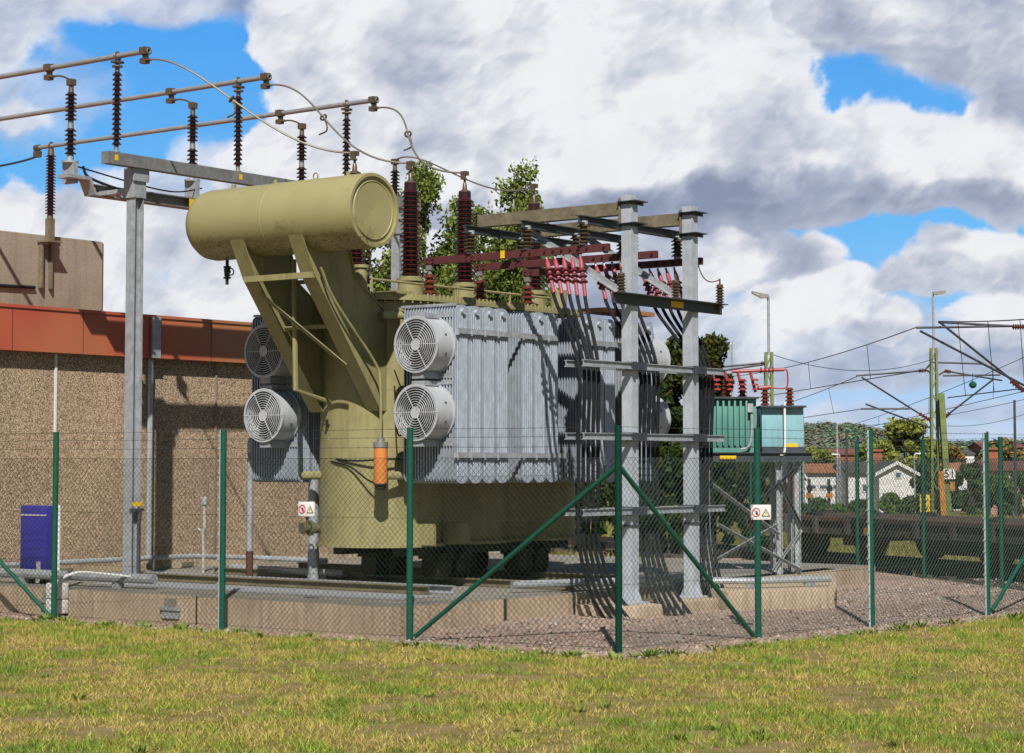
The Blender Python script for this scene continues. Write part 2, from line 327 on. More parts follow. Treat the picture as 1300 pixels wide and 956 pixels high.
WHT, GRY, DRK = np.array([.86, .865, .895]), np.array([.46, .505, .62]), np.array([.255, .30, .43])
def bank(RGB, ell, base, depth, edge=.35, rough=.55, grey=0., dark=1., opac=1., soft=.25, loc=()):
    D = -9.
    for (cx, cy, rx, ry) in ell: q = np.sqrt(((UW-cx)/rx)**2+((VW-cy)/ry)**2); D = np.maximum(D, 1-q) if np.isscalar(D) else np.log(np.exp(6*D)+np.exp(6*np.maximum(1-q, -3)))/6
    D = D+rough*(HGT*.75+.2*N2); cov = sst(0, edge*.72, D)*opac
    s = grey+.30*(1-sst(.0, .8, D))*0+dark*sst(base-depth, base+depth*.35, V+46*N1+26*MOT+8*N2)*.85
    for (cx, cy, rx, ry, a) in loc: s = s+a*np.exp(-((UW-cx)/rx)**2-((VW-cy)/ry)**2)
    s = s-RL*.30-RF*.06-N2*.05-.20*BS2-.26*BS+N1*.16+MOT*.20+.21
    C = np.where(s[..., None] < .5, lerp(WHT, GRY, np.clip(s/.5, 0, 1)), lerp(GRY, DRK, np.clip((s-.5)/.5, 0, 1)))
    thin = (1-sst(.05, .55, D))[..., None]; C = C*(1-.25*thin)+np.array([.72, .78, .90])*.25*thin
    return RGB*(1-cov[..., None])+C*cov[..., None]
# everywhere: loose field that fills the rest of the dome
far = sst(.0, .7, N1*1.2+.35*B1+.12)*np.clip((40-EL)/25, 0, 1); sh = np.clip(.25+.5*N2-RL*.2, 0, 1); Cf = lerp(WHT*.95, GRY, sh); out = (np.abs(AZ) > 15.2) | (EL > 13.6)
out = sst(14.6, 17, np.maximum(np.abs(AZ), EL+1)); RGB = lerp(RGB, Cf*far[..., None]+RGB*(1-far[..., None]), out)
# low hazy rows above the horizon
strat = sst(-.15, .55, fbm(U, V*3.2, 260, 6, .55, 120)+.25*B1+.12); k = sst(400, 500, V)*strat*.85
RGB = lerp(RGB, lerp(np.array([.80, .83, .90]), np.array([.42, .52, .72]), np.clip(.45+.8*fbm(U, V*3, 150, 5, .5, 130), 0, 1)), k)
RGB = bank(RGB, [(980, 530, 150, 20), (1250, 530, 130, 16), (860, 540, 150, 26), (1120, 556, 180, 12)], 530, 60, .8, .5, .18, .2, .6)
RGB = bank(RGB, [(930, 430, 120, 50), (1060, 420, 130, 46), (1220, 455, 130, 34), (860, 480, 120, 30), (1020, 480, 150, 22), (1120, 455, 90, 18), (880, 515, 90, 22), (1300, 455, 80, 20)], 440, 70, .6, .55, .10, .5, .85)
RGB = bank(RGB, [(1000, 385, 62, 50), (1060, 375, 62, 38), (1110, 405, 50, 24), (1285, 405, 80, 44)], 412, 26, .26, .5, -.08, .45)
RGB = bank(RGB, [(700, 330, 110, 60), (880, 330, 90, 55), (960, 312, 75, 40), (1010, 322, 60, 24), (800, 380, 110, 60), (1250, 338, 100, 44), (1180, 352, 70, 22)], 335, 45, .32, .5, .05, .42)
RGB = bank(RGB, [(50, 320, 130, 75), (180, 295, 120, 50), (330, 320, 110, 60), (120, 400, 130, 50), (280, 405, 90, 30), (450, 330, 120, 70), (560, 340, 90, 70), (330, 400, 130, 40), (200, 440, 200, 30)], 450, 120, .35, .55, .02, .25)
RGB = bank(RGB, [(0, 50, 80, 60), (70, 10, 75, 36), (-80, 150, 100, 60)], 120, 90, .6, .6, .2, .3, .88)
RGB = bank(RGB, [(225, 8, 160, 26), (110, -10, 160, 34)], 40, 30, .8, .5, .25, .2, .85)
RGB = bank(RGB, [(20, 130, 110, 60)], 300, 90, .9, .7, .15, .1, .5)
RGB = bank(RGB, [(30, 160, 50, 16), (185, 235, 85, 26), (290, 228, 75, 46)], 280, 60, .7, .6, .06, .25, .75)
RGB = bank(RGB, [(1060, 215, 90, 66), (1160, 205, 120, 64), (1260, 212, 130, 68), (1350, 200, 120, 80), (1020, 245, 80, 40)], 268, 34, .2, .40, -.03, .8)
RGB = bank(RGB, [(1100, 30, 210, 58), (1280, 60, 140, 70), (970, 20, 110, 60), (1350, 110, 110, 80), (1210, 80, 90, 36)], 150, 120, .55, .45, .30, .3)
RGB = bank(RGB, [(420, 50, 85, 78), (405, 190, 80, 90), (520, 110, 150, 120), (640, 60, 110, 75), (720, 130, 190, 125), (860, 90, 140, 110), (960, 170, 100, 85), (640, 225, 270, 62), (880, 235, 180, 55), (570, -20, 60, 60), (810, -10, 110, 50), (350, 240, 80, 50)],
           266, 40, .18, .38, -.02, .95, loc=[(395, 125, 60, 50, .28), (500, 95, 75, 45, .26), (560, 165, 80, 46, .26), (975, 180, 55, 60, .3), (700, 80, 130, 50, -.1), (800, 200, 90, 26, -.2), (600, 45, 60, 12, .16), (870, 30, 50, 20, .16), (355, 265, 80, 30, .12)])
RGB = RGB*(1+.03*N2[..., None]); hz = np.clip((V-470)/130, 0, 1)[..., None]*.45; RGB = np.clip(RGB*(1-hz)+np.array([.62, .71, .86])*hz, 0, .97)
RAD = 4800.; ca_, sa_ = np.cos(np.radians(EL)), np.sin(np.radians(EL)); XYZ = np.stack([RAD*ca_*np.sin(np.radians(AZ)), RAD*ca_*np.cos(np.radians(AZ)), EYE+RAD*sa_], -1).reshape(-1, 3)
ny, nx = AZ.shape; me = bpy.data.meshes.new('sky'); me.vertices.add(nx*ny); me.vertices.foreach_set('co', XYZ.astype(np.float32).ravel())
I = np.arange(nx*ny, dtype=np.int32).reshape(ny, nx); Q = np.stack([I[:-1, :-1], I[1:, :-1], I[1:, 1:], I[:-1, 1:]], -1).reshape(-1, 4); nf = len(Q)
me.loops.add(nf*4); me.polygons.add(nf); me.loops.foreach_set('vertex_index', Q.ravel()); me.polygons.foreach_set('loop_start', np.arange(0, nf*4, 4, dtype=np.int32)); me.polygons.foreach_set('loop_total', np.full(nf, 4, np.int32)); me.update()
at_ = me.color_attributes.new('Col', 'FLOAT_COLOR', 'POINT'); cc = np.ones((nx*ny, 4), np.float32); cc[:, :3] = RGB.reshape(-1, 3); cc[:, 3] = (sst(42, 30, np.abs(AZ))*sst(30, 19, EL)).ravel(); at_.data.foreach_set('color', cc.ravel())
m = bpy.data.materials.new('sky'); nt = nodes_of(m); e = N(nt, 'ShaderNodeEmission', {0: N(nt, 'ShaderNodeVertexColor', layer_name='Col').outputs[0], 1: 1.}); vc = N(nt, 'ShaderNodeVertexColor', layer_name='Col'); tb = N(nt, 'ShaderNodeBsdfTransparent'); mx = N(nt, 'ShaderNodeMixShader', {0: vc.outputs['Alpha'], 1: tb.outputs[0], 2: e.outputs[0]}); N(nt, 'ShaderNodeOutputMaterial', {0: mx.outputs[0]}); m.cycles.emission_sampling = 'NONE'
me.materials.append(m); o = bpy.data.objects.new('sky', me); COL.objects.link(o); o['kind'] = 'structure'
del RF, BS, BS2, MOT, wx, wy, UW, VW, B1, B2, N1, N2, HGT, RL, RGB, XYZ, cc
# ------------------------------------------------------------------ ground
def gz(x, y):
    d = max(0, math.hypot(x, y)-55); t = min(1, d/120); return -2.6*t*t*(3-2*t)
mb = MB(); rr = [0, 5, 9, 12, 15, 18, 21, 24, 27, 30, 34, 38, 45, 55, 65, 75, 90, 110, 130, 150, 175, 200, 300, 500, 900, 1600, 3200]; n = 72
vs = [(0, 0, 0)]+[(r*math.sin(2*PI*j/n), r*math.cos(2*PI*j/n), gz(r, 0)) for r in rr[1:] for j in range(n)]
fs = [(0, 1+j, 1+(j+1) % n) for j in range(n)]+[(1+i*n+j, 1+i*n+n+j, 1+i*n+n+(j+1) % n, 1+i*n+(j+1) % n) for i in range(len(rr)-2) for j in range(n)]
mb.add(vs, fs); g = solo(mb, 'ground', 'ground_soil', None, None, kind='structure')
# fence corners (ground points)
FD = Vector((1.12, 21.6)); FL = Vector((-.829, .559)); FR = Vector((.69, .724)); FB = Vector((-.226, .974))
def fl(t): p = FD+FL*t; return Vector((p.x, p.y, 0))
def fr(t): p = FD+FR*t; return Vector((p.x, p.y, 0))
FE = fr(10.0); FEB = Vector((8.0, 28.9, 0))
def fbk(t): return Vector((8.05+FB.x*t, 28.55+FB.y*t, 0))
# gravel yard: sheet just above the ground, rising slightly inwards
EDGE = [(-30, 43.), (-12, 30.2), (-5.8, 26.05), (-3.4, 24.4), (-1.2, 22.75), (.2, 21.75), (1.15, 21.1), (2.0, 21.8), (2.85, 22.8), (4.4, 24.5), (6.2, 26.5), (8.1, 28.2)]
def edge_y(x):
    for (x0, y0), (x1, y1) in zip(EDGE, EDGE[1:]):
        if x0 <= x <= x1: return y0+(y1-y0)*(x-x0)/(x1-x0)
    return 99
def grz(x, y):
    d = y-edge_y(x); t = min(1, max(0, d/3.2)); return .006+.10*t*t*(3-2*t)
mb = MB(); xs = np.linspace(-16, 8.1, 90); nrow = 34; vs = []
for x in xs:
    e = edge_y(x)+.10*math.sin(x*3.1)+.07*math.sin(x*7.7+1); far = 41 if x < 5.2 else 41-(x-5.2)/2.9*12.4
    for k in range(nrow): y = e+(far-e)*(k/(nrow-1))**1.6; vs.append((x, y, grz(x, y) if k else .004))
mb.add(vs, [(i*nrow+k, (i+1)*nrow+k, (i+1)*nrow+k+1, i*nrow+k+1) for i in range(89) for k in range(nrow-1)])
solo(mb, 'gravel_ground', 'gravel', None, None, kind='structure')
# ------------------------------------------------------------------ lawn: blades in patches
def vnoise(x, y, f, seed):
    r = np.random.default_rng(seed); T = r.random((64, 64)); x = x*f+31; y = y*f+17; xi = np.floor(x).astype(int); yi = np.floor(y).astype(int); tx = x-xi; ty = y-yi
    tx = tx*tx*(3-2*tx); ty = ty*ty*(3-2*ty); g = lambda a, b: T[a % 64, b % 64]
    return (g(xi, yi)*(1-tx)+g(xi+1, yi)*tx)*(1-ty)+(g(xi, yi+1)*(1-tx)+g(xi+1, yi+1)*tx)*ty
EX = np.array([p[0] for p in EDGE]); EY = np.array([p[1] for p in EDGE])
def lawn_pts(n, y0=13.3, y1=31.):
    y = y0+(y1-y0)*rng.random(n)**1.0; x = (rng.random(n)*2-1)*(y*.29+2.2); e = np.interp(x, EX, EY)-.04+.10*np.sin(x*3.1)+.07*np.sin(x*7.7+1); k = y < e+.05*rng.normal(size=n); return x[k], y[k], e[k]
x, y, e = lawn_pts(560000)
patch = .35*vnoise(x, y*.8, 1.3, 1)+.35*vnoise(x, y*.8, 3.6, 2)+.3*vnoise(x, y, 9, 3); keep = rng.random(len(x)) < np.clip((patch-.33)*6, .12, 1); x, y, e, patch = x[keep], y[keep], e[keep], patch[keep]
n = len(x); green = np.clip((vnoise(x, y*.8, 1.5, 5)*.4+vnoise(x, y*.8, 5., 6)*.6-.36)*2.6+.34*rng.normal(size=n), 0, 1)
c0 = np.array([.54, .42, .14]); c1 = np.array([.41, .42, .055]); c2 = np.array([.21, .33, .045]); t = green[:, None]
cols = np.where(t < .5, c0+(c1-c0)*t*2, c1+(c2-c1)*(t*2-1))*(.45+1.05*rng.random((n, 1)))
h = (.020+.045*rng.random(n)**1.6)*(.5+1.1*patch)*(1+.5*green); d = rvec(n); d[:, 2] = np.abs(d[:, 2])*.6+.75; d /= np.linalg.norm(d, axis=1)[:, None]
side = np.cross(d, rvec(n)); side /= np.linalg.norm(side, axis=1)[:, None]
C = np.stack([x, y, np.zeros(n)], 1); o = quads('grass', C, side*(.0028+.0022*rng.random((n, 1))), d*h[:, None], cols, 'blade', tri=True); tagp(o, kind='stuff')
# broad-leaved weeds: rosettes along the gravel edge and in the lawn
cx, cy = [], []
for i in range(170):
    xx = rng.uniform(-7.2, 7.6); ee = float(np.interp(xx, EX, EY))
    yy = ee-abs(rng.normal())*.22+.05 if i < 115 else rng.uniform(14, ee)
    if abs(xx) < yy*.27: cx.append(xx); cy.append(yy)
C, A_, B_, K = [], [], [], []
for xx, yy in zip(cx, cy):
    i_ = 0 if yy > np.interp(xx, EX, EY)-.8 else 1
    s = rng.uniform(.45, 1.5) if i_ < 1 else rng.uniform(.4, 1.0); base = np.array([.13, .22, .04])*rng.uniform(.75, 1.5)+np.array([rng.uniform(0, .05), 0, 0])
    for j in range(rng.integers(14, 34)):
        a = rng.uniform(0, 2*PI); up = rng.uniform(.15, 1.1); d = np.array([math.cos(a), math.sin(a), up]); d /= np.linalg.norm(d)
        L = s*rng.uniform(.05, .12); sd = np.cross(d, [0, 0, 1]); sd /= np.linalg.norm(sd); q = np.array([xx, yy, 0])+np.array([math.cos(a), math.sin(a), 0])*rng.uniform(0, .06)*s
        C.append(q+d*L*.5); A_.append(d*L*.5); B_.append(sd*rng.uniform(.006, .011)*s); K.append(base*rng.uniform(.7, 1.3))
o = quads('weeds', np.array(C), np.array(A_), np.array(B_), np.array(K), 'blade'); tagp(o, kind='stuff')
# small yellow flower heads
C, A_, B_, K = [], [], [], []
spots = [(-5.3, 25.2), (-3.1, 23.3), (-.6, 20.6), (2.35, 21.8), (-4.9, 24.6), (-2.2, 22.6), (1.9, 20.4), (4.0, 22.9), (-1.8, 18.5), (2.2, 17.2), (-.8, 20.9), (3.1, 22.4)]
for sxx, syy in spots:
    for j in range(rng.integers(2, 7)):
        q = np.array([sxx+rng.normal()*.18, syy+rng.normal()*.25, rng.uniform(.05, .10)])
        for k in range(6): v = rvec(1)[0]; w = np.cross(v, rvec(1)[0]); C.append(q); A_.append(v*.012); B_.append(w/np.linalg.norm(w)*.009); K.append(np.array([.75, .52, .02]))
o = quads('yellow_flowers', np.array(C), np.array(A_), np.array(B_), np.array(K), 'blade'); tagp(o, kind='stuff')
# loose stones on the gravel (and a few in the lawn)
C, A_, B_, K = [], [], [], []
n = 9000; x = rng.uniform(-7.5, 8, n); y = np.interp(x, EX, EY)+rng.random(n)**1.4*6-.25
def clear(p, q):
    f = FI @ Vector((p, q, 0)); return not (f.x < 1.3 and f.y > -2.65) and not (1.1 < f.x < 2.4 and .5 < f.y < 3.1)
for xx, yy in zip(x, y):
    if not clear(xx, yy) or abs(xx) > yy*.27: continue
    s = rng.uniform(.008, .022); g_ = rng.uniform(.7, 1.3); base = np.array([.44, .325, .26])*g_ if rng.random() < .75 else np.array([.48, .44, .40])*g_
    q = np.array([xx, yy, grz(xx, yy)+s*.3])
    for k in range(5): v = rvec(1)[0]; v[2] *= .6; w = np.cross(v, rvec(1)[0]); w /= np.linalg.norm(w); nn = np.cross(v, w); C.append(q+nn*s*.5); A_.append(v*s); B_.append(w*s*.9); K.append(base*rng.uniform(.85, 1.15))
o = quads('loose_stones', np.array(C), np.array(A_), np.array(B_), np.array(K), 'stone'); tagp(o, kind='stuff')
# ------------------------------------------------------------------ concrete plinths
mb = MB((-3.5, 0, 0)); Z1 = .36
poly = [(-7.38, -2.5), (.95, -2.5), (1.22, .62), (1.22, 3.6), (.9, 9.5), (-7.38, 9.5)]
t = fthing('concrete_foundation', 'large low concrete plinth with stained side walls under the power transformer', 'foundation', (-3.5, 0, 0))
mb.prism(poly, 0, Z1-.002); part(mb, 'side_wall', 'concrete', t)
mb = MB((-3.5, 0, 0)); inner = [(-7.38, -2.22), (.68, -2.22), (.94, .6), (.94, 3.6), (.62, 9.2), (-7.38, 9.2)]
k = len(poly); vs = [(p[0], p[1], Z1) for p in poly]+[(p[0], p[1], Z1) for p in inner]
mb.add(vs, [(i, (i+1) % k, k+(i+1) % k, k+i) for i in range(k) if i != 5]); part(mb, 'kerb_top', 'concrete_top', t)
mb = MB((-3.5, 0, 0)); mb.add([(p[0], p[1], Z1+.004) for p in inner], [tuple(range(k))]); part(mb, 'floor_slab', 'concrete_top', t)
for b in (-4.6, -2.2): mb = MB((-3.5, 0, 0)); mb.bx(b-.008, b+.008, -2.512, -2.4, .02, Z1+.003); part(mb, 'expansion_joint', 'dark_grime', t)
mb = MB((-3.5, 0, 0)); mb.bx(.98, 1.15, -.608, -.592, .02, Z1+.003); part(mb, 'expansion_joint', 'dark_grime', t)
for b, lab in ((-4.95, 'small steel bracket plate on the plinth wall beside the white box'), (-2.65, 'small steel bracket plate on the plinth wall right of the second green post')):
    mb = MB((b, -2.52, .14)); mb.bx(b-.17, b+.17, -2.545, -2.503, .17, .215); mb.bx(b-.15, b+.15, -2.525, -2.503, .07, .17); mb.bx(b-.1, b+.1, -2.535, -2.515, .215, .32, 1)
    fsolo(mb, 'bracket_plate', ['galv', 'concrete_top'], lab, 'bracket', 'bracket plates on the plinth wall')
mb = MB((1.75, 1.85, 0)); mb.prism([(1.35, .55), (2.2, .72), (2.2, 3.15), (1.35, 3.15)], 0, .24)
fsolo(mb, 'column_footing', 'concrete', 'low concrete footing pad under the two grey steel columns', 'foundation', bevel=.01)
mb = MB((3, 4, 0)); mb.prism([(2.45, 2.35), (3.24, 3.84), (.9, 8.2), (-1.2, 8.4), (-1.2, 5.2), (1.3, 3.3)], 0, .36)
fsolo(mb, 'concrete_foundation', 'concrete', 'right hand concrete plinth under the teal transformers and their steel stand', 'foundation', bevel=.012)
# ------------------------------------------------------------------ building
t = fthing('switchgear_building', 'windowless building of brown exposed aggregate with a rust red roof fascia', 'building', (-10, 0, 0)); off = (-10, 0, 0)
mb = MB(off); mb.bx(-16.5, -7.4, -14, 8.3, 0, 3.72); part(mb, 'wall', 'aggregate', t)
mb = MB(off); mb.bx(-16.4, -7.38, -13.9, 8.31, 0, .46); part(mb, 'plinth', 'concrete', t)
mb = MB(off); mb.bx(-16.7, -7.24, -14.2, 8.5, 3.62, 4.24); part(mb, 'fascia', 'fascia', t)
mb = MB(off); mb.bx(-16.75, -7.22, -14.2, 8.52, 4.24, 4.285); part(mb, 'roof_edge', 'fascia', t)
for i in range(17): mb = MB(off); a = -13.2+i*1.32; mb.bx(-7.238, -7.234, a-.004, a+.004, 3.63, 4.23); part(mb, 'panel_joint', 'rust_col', t)
for a in (-.386, 2.9, 5.6): 
    mb = MB(off); mb.bx(-7.396, -7.375, a-.02, a+.02, .47, 3.61); part(mb, 'wall_joint', 'white' if a == -.386 else 'concrete_brown', t)
mb = MB(off); mb.bx(-7.23, -7.20, 1.36, 1.53, 3.62, 4.26); part(mb, 'joint_cover', 'galv', t)
mb = MB(off); mb.tube([(-7.31, 1.42, .46), (-7.31, 1.42, 3.6)], .045); part(mb, 'downpipe', 'galv', t)
for a in (-.15, 2.3): mb = MB(off); mb.bx(-7.376, -7.355, a-.12, a+.12, .37, .45); part(mb, 'air_vent', 'galv_brown', t)
t = fthing('roof_block', 'brown concrete block with rounded corner standing on the flat roof at left', 'building', (-14, 0, 4.2)); off = (-14, 0, 4.2)
mb = MB(off); mb.prism([(-17, -9), (-12.5, -9), (-12.5, 5.0), (-12.65, 5.16), (-17, 5.16)], 3.8, 6.08); part(mb, 'wall', 'concrete_brown', t, bevel=.03)
mb = MB(off); mb.bx(-12.49, -12.2, -9, 3.35, 4.26, 4.40); part(mb, 'gutter', 'black', t)
mb = MB(off); mb.tube(crom([(-12.46, -9, 5.12), (-12.46, -2, 5.14), (-12.46, 2, 5.1), (-12.46, 3.4, 5.12)]), .03); part(mb, 'cable', 'black_cable', t)
# ------------------------------------------------------------------ transformer
TB = (-1.8, 1.9, .40); tr = fthing('power_transformer', 'large olive green oil transformer with grey radiators, fans and a conservator drum', 'transformer', TB)
LOB = [(.5, .83), (1.95, .80), (3.55, .83)]; BC = -1.8
def halfw(a):
    w = max([math.sqrt(max(0, R*R-(a-c)**2)) for c, R in LOB]); return max(w, .58) if .4 < a < 3.7 else w
def tank_out(grow=0., straight=False):
    aa = [c for c in np.concatenate([-.33+.83*(1-np.cos(np.linspace(0, PI/2, 12))), np.linspace(.62, 3.42, 34), 4.38-.83*(1-np.cos(np.linspace(PI/2, 0, 12)))])]
    pts = []
    for a in aa:
        w = halfw(min(max(a, -.329), 4.379)) if not straight else (.83 if .5 <= a <= 3.55 else math.sqrt(max(0, .83**2-(a-(.5 if a < .5 else 3.55))**2))); pts.append((w+grow, a+(grow*((-1 if a < .5 else 1)*(1-w/.84)) if a < .5 or a > 3.55 else 0)))
    return [(BC+w, a) for w, a in pts]+[(BC-w, a) for w, a in reversed(pts)]
mb = MB(TB); mb.prism(tank_out(), .93, 4.12); part(mb, 'tank', 'olive', tr, sharp=50)
mb = MB(TB); mb.prism(tank_out(.10, True), 4.13, 4.165); mb.prism(tank_out(.08, True), 4.164, 4.21)
for b, a in tank_out(.075, True): mb.lathe([(0, 4.10), (.016, 4.10), (.016, 4.23), (0, 4.23)], (b, a, 0), n=6)
part(mb, 'cover', 'olive_dirty', tr, sharp=50)
mb = MB(TB); mb.prism(tank_out(.004), 2.955, 2.967); part(mb, 'weld_seam', 'olive_dirty', tr, sharp=50)
mb = MB(TB); mb.prism(tank_out(.05), .90, .945); part(mb, 'base_flange', 'olive', tr, sharp=50)
for l_ in ((-1.02, -.72, .85, 1.05), (-1.02, -.72, .3, .34), (-1.0, -.7, 2.7, 2.74)): mb = MB(TB); mb.bx(*l_, .93, 1.21); part(mb, 'jacking_lug', 'olive', tr)
# under-base and wheels
for b in (-2.3, -1.25): mb = MB(TB); mb.bx(b-.09, b+.09, .2, 3.9, .78, .90); part(mb, 'base_beam', 'dark_grime', tr)
for a in (.95, 1.35, 2.75, 3.15):
    for b in (-2.3, -1.22):
        mb = MB(TB); mb.lathe([(.06, -.10), (.21, -.10), (.21, .06), (.235, .07), (.235, .10), (.06, .10)], (b, a, .635), (.35, 1, 0), 22); w = part(mb, 'wheel', 'dark_grime', tr)
        mb = MB(TB); mb.bx(b-.2, b+.2, a-.13, a+.13, .72, .80); part(mb, 'wheel_bracket', 'dark_grime', tr)
# radiators
def radiator_mesh(side):
    mb = MB(); H0, H1 = 1.74, 4.02; npl = 19; wd = .126
    for i in range(npl):
        b = -.012-i*.047
        arc = [(wd*math.cos(q), wd*.62*math.sin(q)) for q in np.linspace(0, PI, 7)]
        pol = [(x, H1-wd*.62+z) for x, z in arc]+[(-x, H0+wd*.62-z) for x, z in arc]
        mb.prism(pol, b-.007, b+.007, 'y') if False else mb.add([(b+k*.009, x, z) for k in (-1, 1) for x, z in pol], [tuple(range(13, -1, -1)), tuple(range(14, 28))]+[(j, (j+1) % 14, 14+(j+1) % 14, 14+j) for j in range(14)])
        if i == 0 or i == npl-1:
            for f in np.linspace(-.085, .085, 5): mb.tube([(b+(.008 if i == 0 else -.008), f, H0+.10), (b+(.008 if i == 0 else -.008), f, H1-.10)], .0105, 6)
    for z, x in ((H0+.09, -.01), (H1-.09, .035)): mb.tube([(x, 0, z), (-.92, 0, z)], .038, 10)
    return mb
rm = radiator_mesh(1).mesh('radiator', 'galv_blue', 40)
RA = [-.02+.28*k for k in range(4)]+[1.37+.28*k for k in range(3)]+[2.74+.28*k for k in range(3)]+[3.72+.28*k for k in range(3)]
for s, bb in ((1, 0.), (-1, -3.6)):
    for a in RA:
        o = bpy.data.objects.new('radiator', rm); COL.objects.link(o); o.parent = tr; o.location = (bb-TB[0], a-TB[1], -TB[2])
        if s < 0: o.rotation_euler = (0, 0, PI)
    for z in (1.84, 3.92):
        mb = MB(TB)
        for a0, a1 in ((-.05, 2.0), (2.6, 4.35)): mb.tube([(bb-s*.95, a0, z), (bb-s*.95, a1, z)], .05, 10)
        for a in (.5, 1.95, 3.55): mb.tube([(bb-s*.95, a, z), (BC+s*.6, a, z)], .06, 10)
        mb.tube([(bb-s*.95, -.05, z), (bb-s*1.05, -.3 if s > 0 else -.2, z), (BC+s*.45, -.12, z)], .055, 10)
        part(mb, 'oil_pipe', 'olive', tr)
    for z, a0, a1 in ((3.68, -.16, 2.02), (2.1, -.2, 2.25), (3.66, 2.5, 4.35)):
        mb = MB(TB); x = bb+s*.025; mb.bx(x-.012, x+.012, a0, a1, z-.035, z+.035)
        for a in RA:
            if a0 < a < a1: mb.bx(x-.02, x+.028*1, a-.145, a-.125, z-.055, z+.02)
        part(mb, 'tie_bar', 'galv', tr)
    for a in (-.13, 4.38): mb = MB(TB); mb.bar((bb-s*.02, a, 4.02), (bb-s*.92, a, 4.02), .03, .03); part(mb, 'header', 'galv', tr)
# fans
def fan(b, a, z, rot, lab=None):
    o = bpy.data.objects.new('cooling_fan', None); COL.objects.link(o); o.parent = tr; o.location = (b-TB[0], a-TB[1], z-TB[2]); o.rotation_euler = (0, 0, rot)
    return o
f0 = fan(-.36, -.51, 3.50, 0)
def ring(R, h0, h1, t=.012): return [(R-t, h0), (R, h0), (R, h1), (R-t, h1), (R-t, h0)]
mb = MB(); mb.lathe(ring(.345, 0, .36), (0, 0, 0), (0, 1, 0), 44, caps=False); mb.lathe(ring(.362, -.005, .018, .03), (0, 0, 0), (0, 1, 0), 44, caps=False); mb.lathe(ring(.362, .335, .36, .03), (0, 0, 0), (0, 1, 0), 44, caps=False); h = part(mb, 'housing', 'fan_grey', f0)
mb = MB()
for R in np.linspace(.075, .325, 9): mb.torus((0, -.012, 0), (0, 1, 0), R, .0052, 40, 5)
for q in range(6): c, s_ = math.cos(q*PI/3+.0), math.sin(q*PI/3); mb.tube([(c*.06, -.014, s_*.06), (c*.36, -.006, s_*.36)], .006, 6)
mb.lathe([(.0, -.012), (.07, -.012), (.07, -.004)], (0, 0, 0), (0, 1, 0), 20); part(mb, 'grille', 'fan_grey', f0)
mb = MB(); mb.lathe([(.02, .02), (.075, .03), (.085, .10), (.085, .22)], (0, 0, 0), (0, 1, 0), 18)
for q in range(6):
    t0 = q*PI/3+.3; A2 = []
    for R in (.07, .20, .325):
        w = .07+.27*R
        for k in (-1, 1): t1 = t0+k*w/max(R, .1)*.7; A2.append((R*math.cos(t1), .14+k*.05, R*math.sin(t1)))
    mb.add(A2, [(0, 1, 3, 2), (2, 3, 5, 4)], 1)
part(mb, 'rotor', ['fan_rotor', 'rotor_blade'], f0)
mb = MB(); mb.bar((-.33, .2, .12), (.33, .2, .12), .03, .03); mb.bar((-.33, .2, -.12), (.33, .2, -.12), .03, .03); mb.lathe([(0, .22), (.08, .22), (.08, .34), (0, .34)], (0, 0, 0), (0, 1, 0), 16); part(mb, 'motor', 'steel_dark', f0)
mb = MB(); mb.bx(-.09, .09, .03, .37, -.43, -.34); mb.bx(-.3, .3, .36, .40, -.42, -.36); part(mb, 'fan_bracket', 'galv', f0); mb = MB(); mb.bx(-.11, .11, .05, .37, .34, .40); mb.bx(-.3, .3, .36, .40, .36, .42); part(mb, 'fan_bracket', 'galv', f0)
for b, a, z, r in ((-.36, -.51, 2.64, 0), (-3.02, -.51, 3.50, 0), (-3.02, -.51, 2.64, 0), (-.36, 4.86, 3.5, PI), (-.36, 4.86, 2.64, PI), (-3.02, 4.86, 3.5, PI)):
    o = dup(f0, parent=tr); o.location = (b-TB[0], a-TB[1], z-TB[2]); o.rotation_euler = (0, 0, r)
# conservator drum on its two arms
CA, CZ, CR = -1.37, 5.12, .465
mb = MB(TB); mb.lathe([(.0, -3.36), (.16, -3.345), (.29, -3.305), (.39, -3.24), (.445, -3.16), (CR, -3.06), (CR, -1.85), (CR+.003, -1.845), (CR+.003, -1.835), (CR, -1.83), (CR, -.33), (CR-.006, -.31), (CR-.045, -.31), (CR-.05, -.345), (.375, -.345), (.36, -.325), (.35, -.335), (.0, -.35)], (0, CA, CZ), (1, 0, 0), 56, caps=False)
part(mb, 'conservator', 'drum_paint', tr, sharp=28)
mb = MB(TB)
for b in (-2.75, -2.0, -.75): mb = MB(TB); mb.tube([(b, CA, CZ+CR-.01), (b, CA, CZ+CR+.05)], .03, 8); part(mb, 'filler_cap', 'olive', tr)
mb = MB(TB); mb.torus((-1.3, CA, CZ+CR+.04), (0, 1, 0), .04, .01, 16, 6); part(mb, 'lifting_eye', 'olive', tr)
mb = MB(TB); b = -2.86; mb.tube([(b, CA, CZ-CR+.02), (b, CA, 4.33)], .022, 8); 
for z in (4.56, 4.42): mb.lathe([(.05, -.012), (.05, .012)], (b, CA, z), (0, 0, 1), 12)
mb.lathe([(.035, -.05), (.045, .05)], (b, CA, 4.49), (0, 0, 1), 10); mb.tube([(b, CA, 4.49), (b+.10, CA-.04, 4.49)], .012, 6); mb.torus((b+.11, CA-.045, 4.49), (1, -.4, 0), .045, .009, 14, 5); part(mb, 'drain_valve', 'dark_grime', tr)
